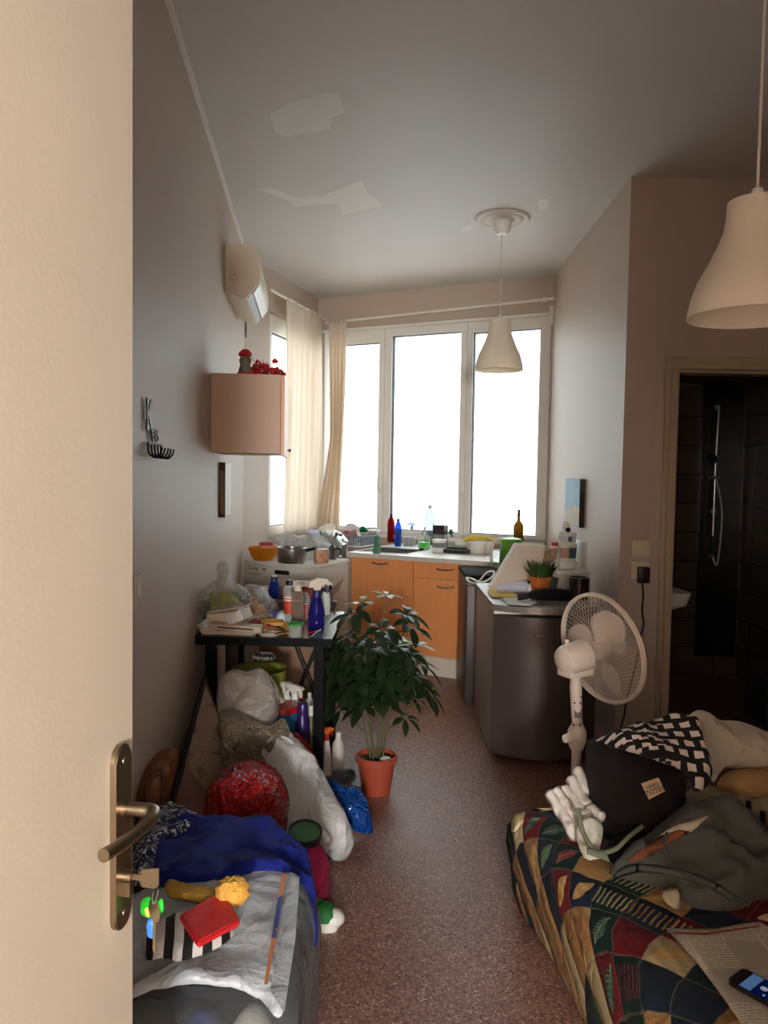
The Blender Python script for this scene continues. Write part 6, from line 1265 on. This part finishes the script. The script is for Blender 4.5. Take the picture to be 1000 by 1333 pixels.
vein = (lv.abs().lt(.012)).max(((lu*9+lv.abs()*7).fract().lt(.14)))*leaf
bars = ((fv*7).fract().lt(.35))*(fu.abs().lt(.3))*(r3_.lt(.3))
col = colmix(nt, leaf, basec, leafc); col = colmix(nt, vein*.45, col, rgb((206, 200, 170))); col = colmix(nt, bars*.6, col, leafc)
edge = fu.abs().max(fv.abs()).gt(.475); col = colmix(nt, edge*.12, col, rgb((198, 180, 140)))
rib = ((X*150).sin()*.5+.5)*(r2_.gt(.5)); col = colmix(nt, rib*.25, col, rgb((24, 34, 34)))
puff = fu.abs().max(fv.abs()); puff = (puff*puff*4).inv()
n_ = tex(nt, 'ShaderNodeTexNoise', co, 0, Scale=26, Detail=4, Distortion=.6)
princ(nt, out, col, .85, 0, bump(nt, puff*.6+E(nt, n_)*.9, .6, .02), Sheen_Weight=.02, Specular_IOR_Level=.2); M_quilt = m
ba = math.atan2(.129, .9916); bc = V((1.2045, 2.0155, 0)); hw, hl_ = .65, .775; ZB_ = .34
t = thing('bed', 'low bed at the right under a patchwork quilt of leaf patterns', 'bed', bc, ba)
def bring(ins, z, amp, n=40):
    o = []
    w_, l_ = hw-ins, hl_-ins; r_ = max(.02, .12-ins*.3)
    base = curve(rr(2*w_, 2*l_, min(r_, w_*.9), z, 10), 4)
    for p in base:
        s_ = V((p.x*7, p.y*7, z*5)); d = V((p.x, p.y, 0)).normalized()
        o.append(p+d*amp*noise.noise(s_)*1.6+UP*(amp*.5*noise.noise(s_*1.7) if z > .05 else 0))
    return o
prof_ = [(.03, .012, .0), (.012, .03, .022), (.0, .12, .02), (-.012, .2, .016), (-.005, .26, .012), (.015, .305, .010), (.05, .333, .008), (.1, .343, .010), (.17, .345, .010), (.25, .346, .010), (.34, .346, .010), (.44, .346, .010), (.54, .346, .006), (.62, .346, .004)]
obj('quilt', MB().rings([bring(a, z, m_) for a, z, m_ in prof_]), M_quilt, t, 180)
mb = MB(); mb.box((0, 0, .15), (2*hw-.12, 2*hl_-.12, .27), bev=.03); obj('mattress', mb, M_paper, t)
# things on the bed
ZT_ = .352
bagp = L3([(763,972,2.50),(768,962,2.52),(790,962,2.52),(820,966,2.52),(850,974,2.52),(878,986,2.52),(889,1004,2.5),(888,1050,2.47),(884,1084,2.44),(868,1092,2.43),(840,1095,2.43),(806,1092,2.44),(784,1076,2.46),(770,1050,2.48),(764,1010,2.5)])
mb = pillow(bagp, .13, .06, .09, .016, .01, 8, .008, 8, seed=13); sp_ = [surf(mb, a, b) for a, b in ((834.5,1020),(857.5,1012),(866,1030),(845,1041))]; cp_ = surf(mb, 850, 1026, .003)
tb = thing('tote_bag', 'dark brown bag with a small cream label standing on the bed', 'bag', py_(826, 1095, 2.45)); at = tb.location
obj('bag_body', mb, cloth('dark_brown_cloth', (28, 19, 18), .2), tb, 180, at)
lab = MB().slab(sp_, (ray(850, 1026).normalized())*-.003); obj('sewn_label', lab, mat('label_cream', (196, 168, 134), .8), tb, 30, at)
xd = (sp_[1]-sp_[0]); yd = (sp_[0]-sp_[3]); L_ink = mat('label_ink', (46, 30, 24), .8)
o_ = -ray(850, 1026).normalized()*.006
text('label_lettering', 'HARD', .016, L_ink, tb, (sp_[0]+sp_[1])/2*.64+(sp_[2]+sp_[3])/2*.36+o_-at, xd, yd, .0005); text('label_lettering', 'TOTES', .021, L_ink, tb, (sp_[0]+sp_[1])/2*.30+(sp_[2]+sp_[3])/2*.70+o_-at, xd, yd, .0005)
M_check = mixmask('checked_scarf', (16, 14, 15), (206, 194, 182), lambda nt, x, y, z: (((x*22+(y*9).sin()*.5+((y*34).floor()*.37)).fract().gt(.42))*((y*34+(x*11).sin()*.4).fract().gt(.42))), .9, bs=.3)
solo('scarf', 'black scarf with rows of white rectangles draped over the brown bag', 'scarf', pillow(L3([(772,962,2.50),(792,957,2.46),(826,945,2.46),(852,939,2.46),(872,934,2.46),(894,937,2.44),(910,944,2.42),(917,966,2.38),(926,990,2.36),(927,1010,2.34),(918,1026,2.33),(904,1030,2.33),(894,1012,2.33),(884,1000,2.33),(860,992,2.33),(834,982,2.34),(806,974,2.38)]), .05, .03, .04, .013, .014, 14, .02, 11, seed=14), M_check)
M_lace = mat('lace_white', (196, 184, 164), .85, 0, .12, 40, .5, 90)
solo('blanket', 'white crocheted blanket heaped at the far right of the bed', 'blanket', pillow(L3([(893,938,2.78),(900,929,2.78),(913,924,2.78),(934,937,2.78),(964,939,2.78),(990,949,2.78),(1030,962,2.76),(1080,990,2.74),(1080,1060,2.7),(1010,1066,2.68),(1000,1010,2.66),(980,1004,2.66),(958,1001,2.66),(944,1001,2.66),(936,1008,2.66),(929,1018,2.66),(922,1004,2.7),(914,975,2.74),(904,956,2.76)]), .09, .06, .08, .015, .016, 10, .024, 9, seed=15), M_lace)
solo('cushion', 'tan cushion showing below the white crocheted blanket', 'cushion', pillow(L3([(934,1020,2.62),(950,1004,2.62),(985,1000,2.62),(1040,1002,2.6),(1042,1040,2.58),(1000,1048,2.57),(964,1042,2.57),(944,1034,2.6)]), .06, .04, .05, .016, .012, 12, .014, 10, seed=16), cloth('tan_cushion', (176, 138, 92), .15))
solo('bed_sheet', 'crumpled beige sheet lying between the scarf and the tan cushion', 'cloth', pillow(L3([(880,1040,2.58),(905,1028,2.58),(932,1030,2.58),(965,1040,2.56),(1040,1044,2.54),(1042,1072,2.50),(990,1076,2.48),(950,1076,2.48),(915,1070,2.48),(885,1066,2.5)]), .06, .04, .05, .015, .016, 14, .02, 13, seed=17), cloth('beige_sheet', (150, 138, 114), .15))
M_greyc = cloth('grey_canvas', (82, 82, 77), .14)
gb = L3([(790,1146,2.20),(800,1126,2.22),(824,1106,2.26),(850,1085,2.32),(880,1066,2.36),(925,1053,2.38),(944,1056,2.38),(968,1078,2.34),(996,1104,2.3),(1050,1140,2.24),(1050,1178,2.12),(990,1186,2.08),(962,1204,2.03),(922,1206,2.02),(892,1192,2.04),(868,1164,2.10),(840,1160,2.14),(812,1158,2.17)])
mb = pillow(gb, .11, .05, .08, .013, .018, 8, .045, 6, seed=18)
def onbag(pts, lift=.006): return [surf(mb, a, b, lift) for a, b in pts]
lin_ = onbag([(818,1122),(838,1104),(858,1090),(884,1078),(895,1086),(878,1094),(854,1110),(838,1119)]); flp = onbag([(858,1088),(884,1073),(922,1062),(914,1070),(900,1083),(885,1080)], .012); fold = onbag([(797,1146),(830,1136),(880,1142),(930,1160),(968,1186),(975,1182),(935,1150),(882,1130),(830,1124),(806,1132)], .004); strp = onbag([(868,1084),(866,1105),(880,1130),(920,1148),(960,1170),(985,1186)], .004); tab = L3([(862,1160,2.04),(884,1156,2.04),(886,1184,2.0),(868,1176,2.0)])
tb = thing('grey_bag', 'big soft grey bag lying open on the bed', 'bag', py_(900, 1206, 2.1)); at = tb.location
obj('bag_body', mb, M_greyc, tb, 180, at)
def patch(nm, pts, m_, f_=.004):
    if all(pts): obj(nm, pillow(pts, f_, .003, .01, .012, sub=2), m_, tb, 180, at)
patch('lining', lin_, cloth('rust_lining', (132, 78, 52))); patch('flap', flp, cloth('cream_flap', (196, 186, 160)), .006); patch('pocket_fold', fold, M_greyc, .016); patch('tab', tab, cloth('cream_tab', (190, 178, 150)))
if all(strp): obj('piping', MB().tube(curve(strp, 5, False), .005, 8), mat('piping_grey', (74, 74, 70), .8), tb, 60, at)
obj('strap', MB().tube(curve([p_-at for p_ in L3([(752,1052,2.3),(760,1085,2.25),(776,1108,2.2),(800,1106,2.2),(818,1090,2.24),(836,1076,2.3)])], 6, False), .007, 8), cloth('strap_green', (118, 122, 100)), tb, 60)
obj('strap_end', pillow([p_-at for p_ in L3([(763,1103,2.20),(790,1110,2.18),(794,1122,2.16),(764,1112,2.18)])], .006, .004, .01, .01, sub=1), cloth('strap_green', (0, 0, 0)), tb, 60)
M_knit = mat('white_knit', (214, 206, 196), .85, 0, .05, 12, .3, 90)
wc = py_(748, 1100, 2.36); t = thing('white_gloves', 'bunched white knitted gloves lying at the far left corner of the bed', 'gloves', wc)
for a, b, wd, D0, D1, bl in (((717,1034),(750,1090),8,2.47,2.36,.022), ((726,1030),(762,1082),8,2.49,2.38,.03), ((737,1029),(768,1066),9,2.52,2.42,.035), ((745,1016),(766,1054),9,2.54,2.45,.03), ((752,1004),(764,1034),8.5,2.56,2.5,.025), ((762,1062),(772,1120),11,2.40,2.29,.03), ((770,1054),(783,1066),9,2.42,2.38,.025)):
    a, b = V(a), V(b); d = (b-a).normalized(); nn_ = V((-d.y, d.x)); o = []
    for k in range(7): an = -PI/2+PI*k/6; o.append((a-d*math.cos(an)*wd*.8-nn_*wd*math.sin(an), D0))
    for k in range(4): u = k/3; o.append((a+(b-a)*(.15+.7*u)+nn_*-wd*(1+.18*math.sin(u*9)), D0+(D1-D0)*u))
    for k in range(5): an = -PI/2+PI*k/4; o.append((b+d*math.cos(an)*wd*.5+nn_*wd*.9*math.sin(an), D1))
    for k in range(4): u = 1-k/3; o.append((a+(b-a)*(.15+.7*u)+nn_*wd*(1+.12*math.sin(u*7)), D0+(D1-D0)*u))
    obj('glove_finger', pillow([py_(q.x, q.y, D_) for q, D_ in o], bl, .012, .022, .008, .007, 30, .01, 26, sub=2), M_knit, t, 180, wc)
solo('shirt_cuff', 'pale cloth end hanging down between the white cloth and the grey bag strap', 'cloth', pillow(L3([(750,1078,2.33),(768,1066,2.34),(784,1072,2.33),(782,1100,2.27),(770,1120,2.25),(756,1108,2.28)]), .03, .015, .025, .01, .008, 20, .012, 14, seed=20), mat('pale_cotton', (206, 202, 186), .85, 0, .05, 12, .3, 90))
for k, (px, pt, pb_, lb) in enumerate(((974.5, 1043, 1086, 'black rod sticking up behind the grey bag, the taller of two'), (993, 1056, 1104, 'shorter black rod sticking up behind the grey bag near the right edge'))):
    a, b = py_(px, pt, 2.42), py_(px+1, pb_+16, 2.42); solo('black_rod', lb, 'rod', MB().tube([a, b], .0085, 12), M_bp, None, None)
# newspaper and phone
m, nt, out = nt_new('newsprint'); co = coords(nt, 'UV'); x, y, z = xyz(nt, co)
ln = (y*115).fract().lt(.5)*(E(nt, tex(nt, 'ShaderNodeTexNoise', co, 0, Scale=90)).gt(.42))*((x*11).fract().gt(.07))
blk = ((y*9).floor()*.37+(x*11).floor()*.61).fract().lt(.12)
col = colmix(nt, (ln*.42).max(blk*.35), rgb((196, 186, 168)), rgb((62, 60, 58))); princ(nt, out, col, .85); M_news = m
zn = ZT_+.006
t = thing('newspaper', 'newspaper with a red headline spread on the near part of the bed', 'newspaper', pz_(930, 1240, zn)); at = t.location
npts = [(866,1208),(900,1209),(932,1208),(962,1203),(990,1199),(1030,1225),(1100,1300),(1100,1400),(1010,1390),(975,1345),(955,1318),(930,1283),(905,1250)]
obj('sheets', pillow([pz_(a, b, zn) for a, b in npts], .005, .003, .02, .016, .003, 10, sub=1, up=UP, seed=6), M_news, t, 180, at)
obj('headline_rule', pillow([pz_(a, b, zn+.0085) for a, b in ((878,1213),(920,1214),(955,1209),(990,1204.5),(990,1206.5),(955,1211.5),(920,1217),(878,1215.5))], .0005, .0004, .004, .02, sub=1, up=UP), mat('headline_red', (140, 50, 44), .8), t, 60, at)
zp_ = zn+.008; A_, B_, C_ = pz_(946, 1281, zp_), pz_(961, 1256.5, zp_), pz_(1000, 1311, zp_)
ul = (C_-A_); ul.z = 0; ul.normalize(); uw = V((-ul.y, ul.x, 0)); WPH = max(.062, min(.075, (B_-A_).dot(uw)))
t = thing('mobile_phone', 'black mobile phone with lit blue screen lying on the newspaper', 'phone', A_, math.atan2(ul.y, ul.x)); LPH = .142
mb = MB(); mb.prism([(p.x+LPH/2, p.y+WPH/2) for p in rr(LPH, WPH, .012, 0)], 0, .0095); obj('phone_body', mb, mat('phone_case', (30, 18, 18), .35), t)
def emit(name, c, s):
    m, nt, out = nt_new(name); e = nd(nt, 'ShaderNodeEmission', Strength=s); e.inputs[0].default_value = rgb(c); nt.links.new(e.outputs[0], out.inputs[0]); return m
PS = .09
mb = MB(); mb.box((LPH/2, WPH/2, .0098), (LPH-.05, WPH-.008, .0006)); scr = obj('screen', mb, emit('screen_blue', (26, 50, 130), PS), t)
mb = MB(); mb.box((.038, WPH/2, .0104), (.024, WPH-.01, .0006)); obj('lit_panel', mb, emit('screen_light', (130, 175, 240), PS*1.6), scr)
M_ic = emit('screen_white', (235, 240, 255), PS*1.8)
mb = MB().lathe([(0, .0006), (.008, .0006), (.008, 0), (0, 0)], (.066, WPH/2, .0101)); obj('clock_icon', mb, M_ic, scr)
for x_, y_ in ((.085, .45), (.095, .7), (.076, .2), (.066, .85)): mb = MB(); mb.box((x_, WPH*y_, .0104), (.004, .006, .0006)); obj('app_icon', mb, M_ic, scr)
mb = MB(); mb.box((.106, WPH*.2, .0104), (.01, .012, .0006)); obj('red_icon', mb, emit('screen_red', (230, 90, 90), PS), scr)
SKY, SUN, HALL, HALLPOS, EXPO = 3.0, 26.0, 490, (.15, -3.5, 1.6), 0.78
# ================================================================ LIGHT AND CAMERA
w = bpy.data.worlds.new('World'); bpy.context.scene.world = w; w.use_nodes = True
bg = w.node_tree.nodes['Background']; bg.inputs[0].default_value = (.90, .95, 1.0, 1); bg.inputs[1].default_value = SKY
su = bpy.data.lights.new('sun', 'SUN'); su.energy = SUN; su.angle = .02; su.color = (1, .93, .85)
so = bpy.data.objects.new('sun', su); C.objects.link(so); so.rotation_euler = V((-.30, .42, -.86)).to_track_quat('-Z', 'Y').to_euler()
hl = bpy.data.lights.new('hall_bulb', 'POINT'); hl.energy = HALL; hl.shadow_soft_size = .25; hl.color = (.97, 1.0, 1.0)
ho = bpy.data.objects.new('hall_bulb', hl); C.objects.link(ho); ho.location = HALLPOS
cd = bpy.data.cameras.new('camera'); cd.sensor_fit = 'VERTICAL'; cd.sensor_height = 36; cd.lens = FPX/1333*36; cd.clip_start = .02
cam = bpy.data.objects.new('camera', cd); C.objects.link(cam)
Mx = Matrix((CR, CU, -FW)).transposed().to_4x4(); Mx.translation = EYE; cam.matrix_world = Mx
sc = bpy.context.scene; sc.camera = cam
sc.view_settings.view_transform = 'Standard'; sc.view_settings.look = 'None'; sc.view_settings.exposure = EXPO; sc.view_settings.gamma = 1
sc.cycles.use_denoising = True
sc.cycles.max_bounces = 12; sc.cycles.diffuse_bounces = 6; sc.cycles.glossy_bounces = 4; sc.cycles.transparent_max_bounces = 24
sc.cycles.sample_clamp_indirect = 6
